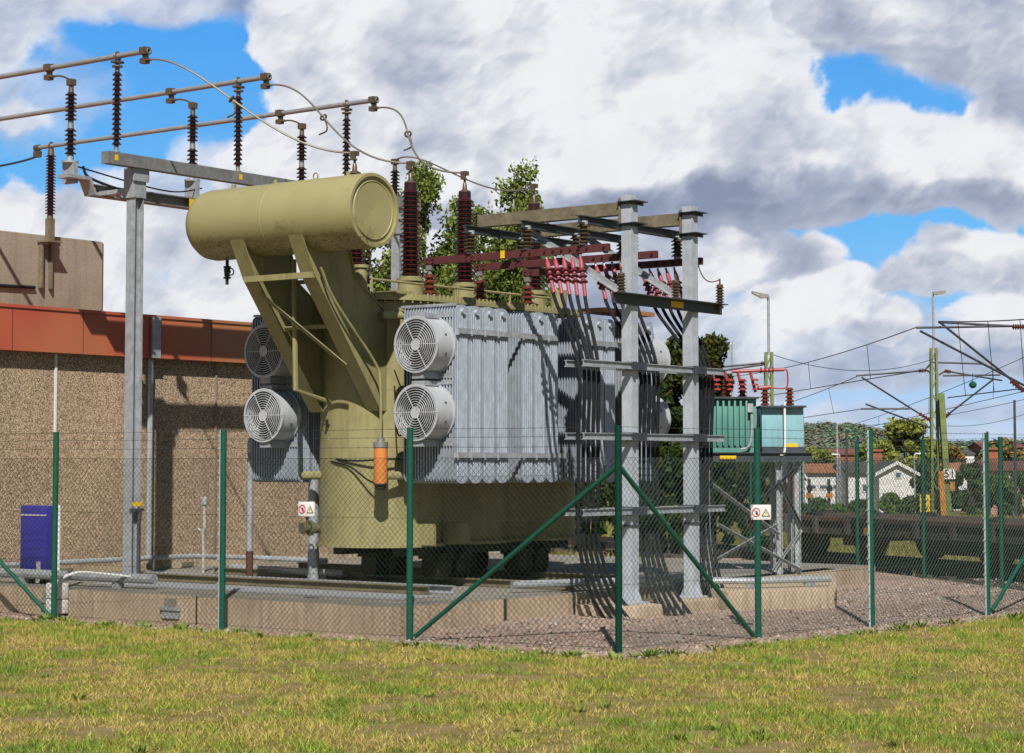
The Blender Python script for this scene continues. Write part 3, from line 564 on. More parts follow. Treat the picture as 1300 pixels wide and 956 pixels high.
for b in (-2.32, -1.3):
    mb = MB(TB); pl = [(-1.75, 4.87), (-1.50, 4.37), (-.22, 2.68), (.02, 2.68), (.06, 3.85), (-.72, 4.37), (-.86, 4.80)]
    mb.add([(b+s*.008+.08, a, z) for s in (-1, 1) for a, z in pl], [tuple(range(6, -1, -1)), tuple(range(7, 14))]+[(j, (j+1) % 7, 7+(j+1) % 7, 7+j) for j in range(7)])
    mb.add([(b+s*.008-.10, a, z) for s in (-1, 1) for a, z in pl], [tuple(range(6, -1, -1)), tuple(range(7, 14))]+[(j, (j+1) % 7, 7+(j+1) % 7, 7+j) for j in range(7)])
    for (a0, z0), (a1, z1) in zip(pl, pl[1:]):
        if (a0, z0) in ((-.22, 2.68), (.02, 2.68), (-.86, 4.8)): continue
        d = Vector((0, a1-a0, z1-z0)).normalized(); mb.bar((b, a0, z0), (b, a1, z1), .235, .014, up=(0, -d.z, d.y))
    part(mb, 'support_arm', 'olive', tr)
mb = MB(TB); mb.bar((-2.40, -1.50, 4.36), (-1.2, -1.50, 4.36), .06, .075); part(mb, 'cross_bar', 'olive', tr); mb = MB(TB); mb.bar((-2.3, -.8, 4.36), (-1.3, -.8, 4.36), .05, .05); part(mb, 'cross_bar', 'olive', tr)
mb = MB(TB); mb.angle((-2.25, -1.38, 4.18), (-1.35, -.72, 3.25), .05, .05); part(mb, 'diagonal_brace', 'olive', tr)
mb = MB(TB); mb.bar((-2.2, -.95, 3.75), (-1.4, -.95, 3.75), .05, .05); part(mb, 'cross_bar', 'olive', tr); mb = MB(TB); mb.tube([(-2.02, -1.0, 4.64), (-2.02, -.95, 2.95), (-2.0, -.3, 2.8)], .035, 8); part(mb, 'oil_pipe', 'olive_dirty', tr)
mb = MB(TB); mb.tube(crom([(-1.13, -1.45, 4.45), (-1.12, -1.2, 4.05), (-1.06, -.5, 3.3), (-1.02, -.43, 3.0), (-1.02, -.42, 2.3)]), .018, 8); part(mb, 'breather_pipe', 'olive', tr)
br = bpy.data.objects.new('breather', None); COL.objects.link(br); br.parent = tr; b, a = -1.02, -.42
mb = MB(TB); mb.lathe([(.0, 1.74), (.088, 1.74), (.09, 1.77), (.09, 2.19), (.088, 2.2), (0, 2.2)], (b, a, 0), (0, 0, 1), 20); mb_o = part(mb, 'silica_cylinder', 'orange', br); mb_o.location = br.location
mb = MB(TB); mb.lathe([(.098, 2.2), (.098, 2.27), (.05, 2.28), (.05, 2.32), (.02, 2.33)], (b, a, 0), (0, 0, 1), 18); part(mb, 'breather_cap', 'alu', br); mb = MB(TB); mb.lathe([(.05, 1.66), (.07, 1.68), (.07, 1.72), (.098, 1.721), (.098, 1.74)], (b, a, 0), (0, 0, 1), 18); part(mb, 'oil_cup', 'dark_grime', br)
# front details
mb = MB(TB); mb.tube(crom([(-2.3, -.02, 2.06), (-1.9, -.31, 2.05), (-1.5, -.33, 2.03), (-1.15, -.2, 2.05), (-.95, .1, 2.05)]), .014, 6); mb.tube(crom([(-2.3, -.02, 2.02), (-1.95, -.32, 2.02), (-1.6, -.35, 1.95), (-1.3, -.34, 1.78), (-1.1, -.33, 1.72)]), .012, 6); mb.tube(crom([(-.98, -.2, 3.2), (-.8, -.3, 3.0), (-.72, -.3, 2.9), (-.7, -.3, 3.2)]), .01, 6); mb.tube(crom([(-.98, -.2, 3.0), (-.9, -.25, 2.5), (-.8, -.3, 2.35), (-.66, -.25, 2.5)]), .01, 6); part(mb, 'control_cable', 'black_cable', tr)
mb = MB(TB)
mb.bx(-2.08, -2.01, -.345, -.29, 2.5, 2.515); mb.bx(-2.06, -2.03, -.345, -.29, 2.475, 2.487); mb.bx(-2.05, -2.04, -.345, -.29, 2.515, 2.575); part(mb, 'earth_symbol', 'dark_grime', tr)
mb = MB(TB); mb.lathe([(.07, 0), (.07, .22)], (-2.30, -.10, 1.14), (-.3, -1, 0), 14); mb.lathe([(.10, .18), (.10, .22)], (-2.30, -.10, 1.14), (-.3, -1, 0), 16); mb.lathe([(.05, .21), (.05, .30), (.08, .30), (.08, .33)], (-2.30, -.10, 1.14), (-.3, -1, 0), 14); mb.tube([(-2.37, -.34, 1.14), (-2.37, -.34, 1.30)], .02, 8); mb.torus((-2.37, -.34, 1.31), (0, 0, 1), .06, .012, 14, 5); part(mb, 'oil_valve', 'valve_grime', tr)
# bushings on the cover
def shed_prof(z0, z1, n, rc, rs, taper=0.):
    p = []; s = (z1-z0)/n
    for i in range(n):
        k = 1-taper*i/n; z = z0+i*s; p += [(rc*k, z), (rc*k, z+s*.30), (rs*k, z+s*.34), (rs*k, z+s*.44), (rc*k+.01, z+s*.80)]
    return p+[(rc*(1-taper), z1)]
for i, a in enumerate((.0, 1.16, 2.36, 4.02)):
    hv = bpy.data.objects.new('high_voltage_bushing', None); COL.objects.link(hv); hv.parent = tr; hv.location = (-1.86-TB[0], a-TB[1], 4.2-TB[2])
    mb = MB(); mb.lathe([(.0, .0), (.25, .0), (.25, .03), (.185, .035), (.17, .27), (.15, .29), (.19, .295), (.19, .33), (.16, .335), (.16, .36), (.0, .36)], n=28); part(mb, 'turret', 'olive', hv)
    mb = MB(); mb.lathe([(0, .36)]+shed_prof(.36, 1.56, 19, .105, .155, .12)+[(.09, 1.56), (.09, 1.66), (0, 1.66)], n=26); part(mb, 'porcelain', 'porcelain', hv)
    mb = MB(); mb.lathe([(.0, 1.655), (.085, 1.66), (.085, 1.675), (.035, 1.70), (.028, 1.78), (.018, 1.80), (.018, 1.92), (0, 1.92)], n=16); mb.lathe([(.035, 1.84), (.035, 1.86)], n=12); mb.bx(-.05, .05, -.035, .035, 1.90, 1.96); mb.bx(-.04, .04, -.05, -.035, 1.84, 1.96); part(mb, 'terminal', 'bronze', hv)
    mb = MB(); mb.lathe([(.26, .0), (.26, .03)], (0.27, 0, .16), (1, 0, .2), 16) if False else None
for a in (.78, 1.88, 2.98):
    lv = bpy.data.objects.new('low_voltage_bushing', None); COL.objects.link(lv); lv.parent = tr; lv.location = (-1.2-TB[0], a-TB[1], 4.2-TB[2])
    mb = MB(); mb.lathe([(0, 0), (.17, 0), (.17, .04), (.12, .05), (0, .05)], n=20); 
    for q in range(8): mb.lathe([(.013, .04), (.013, .07)], (.145*math.cos(q*PI/4), .145*math.sin(q*PI/4), 0), n=6)
    part(mb, 'flange', 'rust_col', lv)
    mb = MB(); mb.lathe([(0, .05)]+shed_prof(.05, .33, 4, .06, .105, .25)+[(.0, .33)], n=22); part(mb, 'porcelain', 'porcelain_rust', lv)
    mb = MB(); mb.lathe([(0, .33), (.03, .33), (.03, .36), (.02, .36), (.02, .47), (0, .47)], n=10); mb.bx(-.045, .045, -.03, .03, .39, .45); part(mb, 'terminal', 'alu', lv)
mb = MB(TB)
mb.tube([(-1.46, -.1, 4.42), (-1.46, 4.2, 4.42)], .018, 8)
for a in (-.1, 1.7, 2.9): mb.tube([(-1.46, a, 4.2), (-1.46, a, 4.43)], .014, 8); mb.tube([(-1.46, a, 4.43), (-1.72, a+.15, 4.42)], .02, 8)
part(mb, 'vent_pipe', 'olive', tr)
mb = MB(TB); mb.tube([(-1.55, -.22, 4.16), (-1.55, -.22, 4.58)], .085, 14); mb.lathe([(.11, 4.56), (.11, 4.6)], (-1.55, -.22, 0), n=16); part(mb, 'cover_fitting', 'olive', tr); mb = MB(TB); mb.lathe([(.0, 4.2), (.12, 4.2), (.12, 4.52), (0, 4.52)], (-1.25, 3.8, 0), n=16); part(mb, 'cover_fitting', 'olive', tr)
for a in (-.1, 1.25, 2.4): mb = MB(TB); mb.bx(-1.4, -1.0, a, a+.3, 4.208, 4.25); part(mb, 'cover_plate', 'olive_dirty', tr)
mb = MB(TB); mb.bx(-.55, -.1, 3.3, 4.6, 4.13, 4.19); part(mb, 'cable_tray', 'roof_orange', tr)
for b, a, z1 in ((-3.66, -.2, 2.0),): pass
# ------------------------------------------------------------------ cable support frame
SB = (1.78, 1.87, .24); fr_ = fthing('cable_support_frame', 'galvanised steel frame of two tall columns with overhead arms that carries the busbars and cables', 'steel frame', SB)
CAs = (1.15, 2.585); CB = 1.78
for a in CAs:
    mb = MB(SB); mb.bx(CB-.075, CB+.075, a-.075, a+.075, .24, 5.40)
    c = part(mb, 'column', 'galv_col', fr_)
    mb = MB(SB); mb.bx(CB-.17, CB+.17, a-.17, a+.17, .242, .262)
    for dx, dy in ((1, 0), (-1, 0), (0, 1), (0, -1)):
        p = [(0, .262), (.16, .262), (.04, .44), (0, .44)]
        if dx: mb.prism([(CB+dx*(.075+q[0]*.6), q[1]) for q in p], a-.006, a+.006, 'y')
        else: mb.prism([(a+dy*(.075+q[0]*.6), q[1]) for q in p], CB-.006, CB+.006, 'x')
    part(mb, 'base_plate', 'galv_col', c).location = (0, 0, 0)
    for z in (5.30, 5.02): mb = MB(SB); mb.angle((CB+.082, a-.11, z), (CB+.082, a+.19, z), .07, .05, .012); mb.bx(CB-.10, CB-.077, a-.11, a+.11, z-.03, z+.03); mb.tube([(CB-.12, a-.09, z), (CB+.13, a-.09, z)], .009, 6); mb.tube([(CB-.12, a+.09, z), (CB+.13, a+.09, z)], .009, 6); mb.angle((CB-.1, a-.085, z), (CB+.12, a-.085, z), .05, .035, .01); part(mb, 'clamp', 'steel_dark', c)
    mb = MB(SB); mb.bx(-.6, CB-.077, a-.07, a+.07, 5.155, 5.315); mb.bx(CB-.105, CB-.078, a-.1, a+.1, 4.98, 5.36); mb.bx(-.615, -.6, a-.08, a+.08, 5.145, 5.325); part(mb, 'arm', 'galv_brown', fr_)
    mb = MB(SB); mb.angle((-.05, a+.10, 5.12), (1.72, a+.10, 4.06), .07, .07, .01, up=(0, 1, 0)); part(mb, 'diagonal_brace', 'galv', fr_)
for b in (-.5, .43, 1.33):
    mb = MB(SB); mb.hbeam((b, .66, 5.085), (b, 3.16, 5.085), .09, .10, .012); part(mb, 'cross_member', 'steel_dark', fr_)
mb = MB(SB); mb.angle((CB+.095, .62, 4.06), (CB+.095, 3.22, 4.06), .10, .14, .012, side=1); part(mb, 'insulator_rail', 'steel_dark', fr_)
mb = MB(SB); mb.bx(CB+.104, CB+.106, 1.95, 2.25, 4.02, 4.10); part(mb, 'number_plate', 'yellow_sign', fr_)
for z in (3.22, 2.33, 1.40):
    for s, b in ((1, CB+.10), (-1, CB-.16)):
        mb = MB(SB); mb.hbeam((b, -.02, z), (b, 3.25, z), .05, .085, .01, up=(0, 0, 1)); r = part(mb, 'clamp_rail', 'galv', fr_)
    for a in CAs: mb = MB(SB); mb.bx(CB-.12, CB+.17, a-.13, a-.10, z-.055, z+.055); mb.bx(CB-.12, CB+.17, a+.10, a+.13, z-.055, z+.055); mb.bx(CB+.127, CB+.145, a-.13, a+.13, z-.05, z+.05); part(mb, 'rail_bracket', 'steel_dark', fr_)
for a in CAs: mb = MB(SB); mb.bx(CB-.09, CB+.09, a-.09, a+.09, 1.20, 1.23); part(mb, 'strap', 'steel_dark', fr_)
# ------------------------------------------------------------------ busbars, hanging insulators
BA = (.78, 1.88, 2.98); BZ = 4.71; nm = ('nearest', 'middle', 'farthest')
for i, a in enumerate(BA):
    t = fthing('busbar', 'maroon flat busbar with bolt rows, the %s of three leading from transformer to columns' % nm[i], 'busbar', (0.2, a, BZ), 'maroon busbars')
    mb = MB((.2, a, BZ)); mb.bx(-1.28, 1.72, a-.03, a-.012, BZ-.048, BZ+.048); mb.bx(-1.28, 1.72, a+.012, a+.03, BZ-.048, BZ+.048); part(mb, 'bar', 'maroon', t)
    mb = MB((.2, a, BZ)); mb.bx(-1.25, 1.6, a-.0119, a+.0119, BZ-.03, BZ+.03)
    for b in [-1.22, -1.12, -.55, -.45, .36, .5, 1.26, 1.4, 1.66]+[.74+.133*k for k in range(5)]:
        for z in (-.022, .022): mb.lathe([(.0, -.05), (.016, -.05), (.016, .05), (0, .05)], (b, a, BZ+z if b < 0 else BZ), (0, 1, 0), 6)
    part(mb, 'bolt_row', 'maroon', t)
    mb = MB((.2, a, BZ)); mb.bx(-1.24, -1.16, a-.012, a+.012, BZ-.13, BZ-.05); part(mb, 'connection_tab', 'alu', t)
    if i == 0: mb = MB((.2, a, BZ)); mb.bx(.02, .09, a-.0335, a-.031, BZ-.04, BZ+.06); part(mb, 'yellow_tag', 'yellow_sign', t)
ins0 = None
for j, b in enumerate((-.5, .43, 1.33)):
    for i, a in enumerate(BA):
        lab = 'short brown ribbed insulator on the %s maroon busbar under the %s dark cross member' % (nm[i], ('outermost', 'middle', 'column side')[j])
        base = (b, a, BZ+.05)
        if ins0 is None:
            ins0 = fthing('post_insulator', lab, 'insulator', base, 'insulators above the maroon busbars')
            mb = MB(); mb.lathe([(0, .02)]+shed_prof(.02, .27, 5, .045, .088)+[(0, .27)], n=20); part(mb, 'porcelain', 'porcelain_olive', ins0)
            mb = MB(); mb.lathe([(0, 0), (.05, 0), (.05, .025), (0, .025)], n=12); part(mb, 'base_fitting', 'galv', ins0); mb = MB(); mb.lathe([(0, .265), (.055, .265), (.055, .31), (0, .31)], n=12); part(mb, 'top_fitting', 'galv', ins0)
        else: dup(ins0, fw(*base), FZ, lab)
# surge arresters standing on the insulator rail
sa0 = None
for b, a, lab in ((CB+.13, 3.12, 'small surge arrester with thin wire at the right end of the insulator rail'), (CB+.02, 2.2, 'small brown arrester on the insulator rail left of the right column'), (CB+.02, .93, 'small brown arrester on the insulator rail beside the left column')):
    if sa0 is None:
        sa0 = fthing('surge_arrester', lab, 'surge arrester', (b, a, 4.07), 'surge arresters on the insulator rail')
        mb = MB(); mb.lathe([(0, .03)]+shed_prof(.03, .30, 7, .035, .058)+[(0, .30)], n=18); part(mb, 'porcelain', 'porcelain_olive', sa0)
        mb = MB(); mb.lathe([(0, -.06), (.015, -.06), (.015, 0), (.05, 0), (.05, .03), (0, .03)], n=12); part(mb, 'base_fitting', 'bronze', sa0); mb = MB(); mb.lathe([(0, .30), (.045, .30), (.045, .32), (.012, .33), (.012, .40), (0, .40)], n=12); part(mb, 'top_fitting', 'bronze', sa0)
    else: dup(sa0, fw(b, a, 4.07), FZ, lab)
mb = MB((1.8, 3.0, 4.4)); mb.tube(bez((1.66, 2.98, 4.66), (1.72, 2.98, 4.45), (1.78, 3.05, 4.38), (CB+.13, 3.12, 4.46)), .008, 6); fsolo(mb, 'arrester_wire', 'rust_col', 'thin brown wire looping from the farthest maroon busbar down to the arrester', 'wire')
# ------------------------------------------------------------------ power cables
ords = ('leftmost', 'second from left', 'middle', 'second from right', 'rightmost'); gname = ('nearest', 'middle', 'farthest')
CL = ([.06+.105*k for k in range(5)], [1.40+.105*k for k in range(5)], [2.74+.10*k for k in range(5)])
GE = ([(768, 786), (778, 787), (788, 787), (799, 786), (809, 784)], [(842, 782), (851, 784), (860, 784), (869, 783), (878, 781)], [(902, 772), (909, 774), (916, 775), (923, 775), (930, 774)])
for i in range(3):
    for k in range(5):
        bt = .74+.133*k; ac = CL[i][k]; bc = CB-.03; g = tof(gp(*GE[i][k], .09)); gx, gy = g.x, g.y
        if i == 2: gx, gy = gx, gy
        base = (bt, BA[i], 0); t = fthing('power_cable', 'black cable with pink sealing end, %s of the five under the %s busbar' % (ords[k], gname[i]), 'power cable', base, 'black power cables from the busbars to the ground')
        top = Vector((bt, BA[i], BZ-.06)); d = (Vector((bc, ac, 3.3))-top).normalized(); d = (d+Vector((0, 0, -.35))).normalized()
        p1 = top+d*.08; p2 = top+d*.56
        mb = MB(base); mb.tube([top, p1], .016, 8); part(mb, 'cable_lug', 'alu', t)
        mb = MB(base); mb.lathe([(.014, .04), (.020, .06), (.031, .13), (.026, .2), (.0245, .56), (.022, .58)], top, d, 14); part(mb, 'sealing_end', 'pink', t)
        mb = MB(base)
        for h in (.20, .275, .35): mb.lathe([(.027, h-.008), (.056, h+.03), (.058, h+.037), (.029, h+.034)], top, d, 16)
        part(mb, 'rain_shed', 'pink_shade', t)
        pts = [p2-d*.06, p2+d*.15, Vector((bc, ac, 3.22)), Vector((bc, ac, 2.33)), Vector((bc, ac, 1.40)), Vector((bc+.02, ac+.0, .95)), Vector((bc+(gx-bc)*.45, ac+(gy-ac)*.45, .42)), Vector((gx, gy, .08)), Vector((gx+(gx-bc)*.25, gy+(gy-ac)*.25, -.08))]
        mb = MB(base); mb.tube(crom(pts, 7), .0235, 9); part(mb, 'sheath', 'black_cable', t)
# ------------------------------------------------------------------ portal with post insulators and tubular buses
PB = (-5.3, -.76, .36); po = fthing('busbar_portal', 'grey steel portal with tall square posts and crossbeams that carries tall black insulators', 'steel portal', PB)
for i, a in enumerate((-.76, 4.95)):
    mb = MB(PB); mb.hbeam((-5.3, a, .36), (-5.3, a, 6.12), .17, .17, .014, up=(0, 1, 0)); p = part(mb, 'post', 'galv', po)
    mb = MB(PB); mb.bx(-5.5, -5.1, a-.18, a+.18, .362, .385); part(mb, 'base_plate', 'galv', p)
    mb = MB(PB); mb.bx(-5.42, -5.2, a-.11, a+.11, 5.72, 6.14); mb.bx(-5.2, -5.17, a-.14, a+.14, 5.95, 6.25); part(mb, 'head_bracket', 'galv', p)
mb = MB(PB); mb.prism([(-5.27, 6.13), (-5.12, 6.13), (-5.12, 6.30), (-5.27, 6.30)], -1.42, 5.3, 'y'); part(mb, 'upper_beam', 'galv_weathered', po)
mb = MB(PB); mb.hbeam((-6.0, -1.0, 5.87), (-6.0, 6.2, 5.87), .2, .16, .014); part(mb, 'lower_beam', 'galv_weathered', po)
mb = MB(PB); mb.prism([(-1.45, 6.0), (-1.05, 6.0), (-.95, 5.8), (-.2, 5.8), (-.2, 5.84), (-.93, 5.84), (-1.03, 6.05), (-1.45, 6.05)], -6.15, -5.92, 'x'); part(mb, 'cranked_plate', 'galv', po)
for a in (-.86, 4.85): mb = MB(PB); mb.bx(-6.0, -5.4, a, a+.2, 5.80, 5.86); part(mb, 'outrigger', 'galv', po)
for tg in [(-5.118, -5.114, a-.03, a+.03, 6.18, 6.26) for a in (-1.28, 1.14, 3.56)]+[(-5.898, -5.894, .85, 1.3, 5.80, 5.93), (-5.898, -5.894, 5.1, 5.5, 5.80, 5.93), (-5.213, -5.209, -.83, -.66, 1.40, 1.46)]: mb = MB(PB); mb.bx(*tg); part(mb, 'yellow_tag', 'yellow_sign', po)
mb = MB(PB); mb.bx(-5.24, -5.18, -.86, -.64, 1.33, 1.37); mb.tube([(-5.2, -.7, 1.34), (-5.2, -.72, 1.2), (-5.22, -.7, .4)], .03, 6); part(mb, 'earth_clamp', 'steel_dark', po)
mb = MB(PB); mb.tube(bez((-6.1, -1.15, 6.2), (-5.9, .5, 5.95), (-5.9, .5, 5.95), (-6.1, 1.3, 6.15)), .012, 6); mb.tube(crom([(-6.02, -1.1, 6.2), (-6.0, -1.0, 6.05), (-5.85, -.6, 5.92), (-5.8, -.3, 5.9)]), .02, 6); part(mb, 'earth_wire', 'black_cable', po)
AP = (-1.22, 1.15, 3.55); side = ('leftmost', 'middle', 'rightmost')
t0 = None
for i, a in enumerate(AP):
    lab = 'tall slim black ribbed insulator on the upper portal beam, %s of three' % side[i]
    if t0 is None:
        t0 = fthing('post_insulator', lab, 'insulator', (-5.19, a, 6.30), 'slim insulators on the upper portal beam')
        mb = MB(); mb.lathe([(0, .09)]+shed_prof(.09, 1.13, 15, .034, .068)+[(0, 1.13)], n=20); part(mb, 'shed_stack', 'porcelain_black', t0)
        mb = MB(); mb.lathe([(0, 0), (.05, 0), (.05, .02), (.03, .03), (.03, .1), (0, .1)], n=14); part(mb, 'base', 'alu', t0)
        mb = MB(); mb.lathe([(0, 1.12), (.032, 1.12), (.032, 1.2), (.075, 1.2), (.075, 1.22), (.03, 1.23), (.03, 1.27), (0, 1.27)], n=14); mb.torus((0, 0, 1.35), (1, 0, 0), .055, .018, 18, 6); mb.bx(-.05, .05, -.08, .08, 1.255, 1.285); part(mb, 'cap', 'bronze', t0)
    else: dup(t0, fw(-5.19, a, 6.30), FZ, lab)
t1 = None
for i, (a, z) in enumerate(((-1.22, 6.27), (1.15, 6.27), (3.55, 6.27), (5.85, 5.97))):
    lab = 'two stage black ribbed insulator on the lower portal beam, %s' % ('above the cranked plate', 'between two tall slim insulators', 'its base behind the drum', 'beside the drum end')[i]
    if t1 is None:
        t1 = fthing('post_insulator', lab, 'insulator', (-6.15, a, z), 'two stage insulators on the lower portal beam')
        for h0, h1, n_ in ((.08, .47, 6), (.57, .98, 7)):
            mb = MB(); mb.lathe([(0, h0)]+shed_prof(h0, h1, n_, .04, .084)+[(0, h1)], n=20); part(mb, 'shed_stack', 'porcelain_black', t1)
        mb = MB(); mb.lathe([(0, .465), (.045, .465), (.04, .575), (0, .575)], n=14); part(mb, 'joint', 'alu', t1)
        mb = MB(); mb.lathe([(0, -.03), (.12, -.03), (.12, 0), (.05, .01), (.05, .085), (0, .085)], n=14); mb.bx(-.12, .12, -.04, .04, -.32, -.02); part(mb, 'base', 'galv', t1)
        mb = MB(); mb.lathe([(0, .97), (.04, .97), (.035, 1.10), (0, 1.10)], n=12); mb.bx(-.05, .05, -.05, .05, 1.08, 1.17); part(mb, 'cap', 'bronze', t1)
    else: dup(t1, fw(-6.15, a, z), FZ, lab)
mb = MB((-12.25, 3.55, 5.0)); t = fthing('post_insulator', 'tall red brown ribbed insulator on a steel bracket at the concrete roof block', 'insulator', (-12.25, 3.55, 5.0))
mb.lathe([(0, 6.42)]+shed_prof(6.42, 7.5, 20, .05, .095)+[(0, 7.5)], (-12.25, 3.55, 0), n=20); part(mb, 'shed_stack', 'porcelain', t)
mb = MB((-12.25, 3.55, 5.0)); mb.bx(-12.31, -12.19, 3.49, 3.61, 5.95, 6.35); mb.bx(-12.48, -12.38, 3.49, 3.52, 5.12, 5.95); mb.bx(-12.48, -12.40, 3.72, 3.75, 5.12, 5.95); mb.bx(-12.48, -12.18, 3.46, 3.78, 5.93, 5.96); part(mb, 'bracket', 'galv_brown', t)
mb = MB((-12.25, 3.55, 5.0)); mb.lathe([(0, 6.34), (.06, 6.34), (.05, 6.43), (0, 6.43)], (-12.25, 3.55, 0), n=12); part(mb, 'base_fitting', 'bronze', t); mb = MB((-12.25, 3.55, 5.0)); mb.lathe([(0, 7.49), (.06, 7.49), (.05, 7.6), (0, 7.6)], (-12.25, 3.55, 0), n=12); mb.torus((-12.25, 3.55, 7.66), (1, 0, 0), .055, .018, 16, 6); part(mb, 'top_fitting', 'bronze', t)
BUSZ = 7.655
for i, a in enumerate(AP):
    b0 = -12.7 if i == 2 else -22.; b1 = -4.55
    t = fthing('tubular_busbar', 'long round metal bus tube high above the roof, %s of three' % ('uppermost', 'middle', 'lowest')[i], 'busbar', (b1, a, BUSZ), 'round bus tubes above the portal')
    mb = MB((b1, a, BUSZ)); mb.lathe([(.030, b0), (.038, b0), (.038, b1), (.030, b1), (.028, b1-.06)], (0, a, BUSZ), (1, 0, 0), 18, caps=False); mb.lathe([(.0, b0), (.034, b0)], (0, a, BUSZ), (1, 0, 0), 18); part(mb, 'tube', 'alu_tube', t)
    for bc_, nmz in ((b1-.07, 'end_clamp'), (-6.62, 'tap_clamp')):
        mb = MB((b1, a, BUSZ)); mb.lathe([(.04, -.06), (.056, -.06), (.056, .06), (.04, .06)], (bc_, a, BUSZ), (1, 0, 0), 16, caps=True) if False else mb.lathe([(.039, -.06), (.056, -.06), (.056, .06), (.039, .06)], (bc_, a, BUSZ), (1, 0, 0), 16, caps=False)
        mb.bx(bc_-.055, bc_+.055, a-.075, a-.045, BUSZ-.05, BUSZ+.05); mb.bx(bc_-.07, bc_+.03, a-.05, a+.05, BUSZ-.17, BUSZ-.10); mb.bx(bc_-.03, bc_+.03, a-.03, a+.03, BUSZ-.11, BUSZ-.05); mb.bx(bc_-.02, bc_+.09, a-.035, a+.035, BUSZ-.14, BUSZ-.11); part(mb, nmz, 'bronze', t)
    if i == 2:
        mb = MB((b1, a, BUSZ)); mb.lathe([(.039, -.06), (.056, -.06), (.056, .06), (.039, .06)], (b0+.08, a, BUSZ), (1, 0, 0), 16, caps=False); mb.bx(b0+.02, b0+.14, a-.05, a+.05, BUSZ-.17, BUSZ-.06); part(mb, 'end_clamp', 'bronze', t)
    # jumper to the two-stage insulator
    mb = MB((-6.4, a, 7.4)); mb.tube(bez((-6.56, a, 7.52), (-6.42, a, 7.54), (-6.3, a, 7.50), (-6.15, a, 7.42)), .014, 7)
    fsolo(mb, 'jumper_wire', 'bronze', 'short curved jumper from the %s bus tube to the two stage insulator' % ('uppermost', 'middle', 'lowest')[i], 'wire', 'short jumpers below the bus tubes')
    # dropper to the bushing
    te = Vector((-1.86, (.0, 1.16, 2.36)[i], 6.14)); s = Vector((b1-.0, a, BUSZ-.125)); L = te-s
    P_ = bez(s, s+Vector((1.0, .05, -.02)), te+Vector((-1.15, -.5, .02)), te, 28); bs = (s.x, s.y, s.z)
    t = fthing('dropper_conductor', 'bare drooping conductor from the %s bus tube end down to its bushing' % ('uppermost', 'middle', 'lowest')[i], 'conductor', bs, 'bare droppers from the bus tubes')
    mb = MB(bs); mb.tube(P_, .014, 8); part(mb, 'conductor', 'wire', t)
    q = P_[13]; mb = MB(bs); mb.torus(q, P_[14]-P_[12], .045, .014, 16, 6); mb.tube(crom([q, q+Vector((.06, 0, -.10)), q+Vector((.06, 0, -.2)), q+Vector((-.08, 0, -.24))]), .012, 6); part(mb, 'earthing_hook', 'bronze', t)
mb = MB((-6.15, 5.85, 7.0)); mb.tube(bez((-6.15, 5.85, 7.12), (-5, 5.2, 7.25), (-3, 4.2, 5.9), (-1.86, 4.02, 6.12), 24), .013, 7); fsolo(mb, 'neutral_conductor', 'wire', 'bare wire passing behind the third bushing to the neutral bushing behind the frame', 'conductor')
mb = MB((-12.7, 3.55, 7.5)); mb.tube(bez((-12.62, 3.55, 7.5), (-13.5, 3.4, 7.3), (-15, 2.8, 7.25), (-17, 2, 7.3)), .02, 8); fsolo(mb, 'tail_conductor', 'wire_dark', 'dark wire leaving the left end of the lowest bus tube', 'conductor')
# ------------------------------------------------------------------ pipes and small things on the plinth
def tubes(name, matn, lab, cat, lines, r, base, supports=None, group=None):
    t = fthing(name, lab, cat, base, group); mb = MB(base)
    for l in lines: mb.tube(l, r, 10)
    part(mb, 'pipe', matn, t)
    if supports:
        for p in supports: mb = MB(base); mb.bx(p[0]-.05, p[0]+.05, p[1]-.06, p[1]+.06, .365, p[2]); part(mb, 'saddle', 'galv', t)
    return t
tubes('cable_duct', 'galv', 'thick galvanised duct along the plinth edge at left behind the blue cabinet', 'pipe', [[(-7.3, -2.15, .50), (-3.55, -1.95, .50)]], .065, (-5.5, -2, .36), [(-6, -2.08, .45), (-4.2, -1.99, .45)])
tubes('conduit_pipe', 'galv', 'thin grey pipe low along the building wall behind the portal post', 'pipe', [[(-7.2, -3.5, .55), (-7.2, 2.2, .55), (-6.7, 3.2, .5), (-5.6, 3.6, .47)]], .04, (-7.2, 0, .36))
tubes('conduit_pipe', 'galv', 'thick grey pipe on the slab from the wall towards the tank', 'pipe', [[(-5.4, 1.3, .46), (-2.9, 1.0, .46)]], .055, (-4.5, 1, .36), [(-4.9, 1.24, .42), (-3.3, 1.05, .42)])
tubes('conduit_pipe', 'galv', 'galvanised pipe across the slab in front of the two columns', 'pipe', [[(.55, .3, .47), (1.25, 1.85, .47), (1.25, 3.3, .47)]], .05, (1.2, 1.8, .36))
tubes('conduit_pipe', 'galv', 'long galvanised pipe with flange ends on the right hand plinth', 'pipe', [[(2.0, 2.75, .46), (2.5, 3.1, .46), (3.0, 4.1, .46)]], .045, (2.5, 3.1, .36), [(2.4, 3.05, .42), (2.85, 3.8, .42)])
t = fthing('transformer_track', 'pair of steel channel rails across the slab under the transformer wheels', 'rail', (-2.6, 1, .36)); 
for a, b0, b1, m_ in ((-.55, -5.6, -.1, 'galv_brown'), (-.32, -5.6, .1, 'galv'), (1.15, -5.6, .9, 'galv_brown'), (2.95, -5.6, .9, 'galv_brown')):
    mb = MB((-2.6, 1, .36)); mb.hbeam((b0, a, .42), (b1, a, .42), .10, .10, .012); part(mb, 'channel', m_, t)
mb = MB((-1.5, -1.2, .36)); mb.bx(-5.2, .3, -1.6, -.75, .368, .372); fsolo(mb, 'drain_cover', 'galv', 'flat grey cover plates lying on the slab in front of the tank', 'cover')
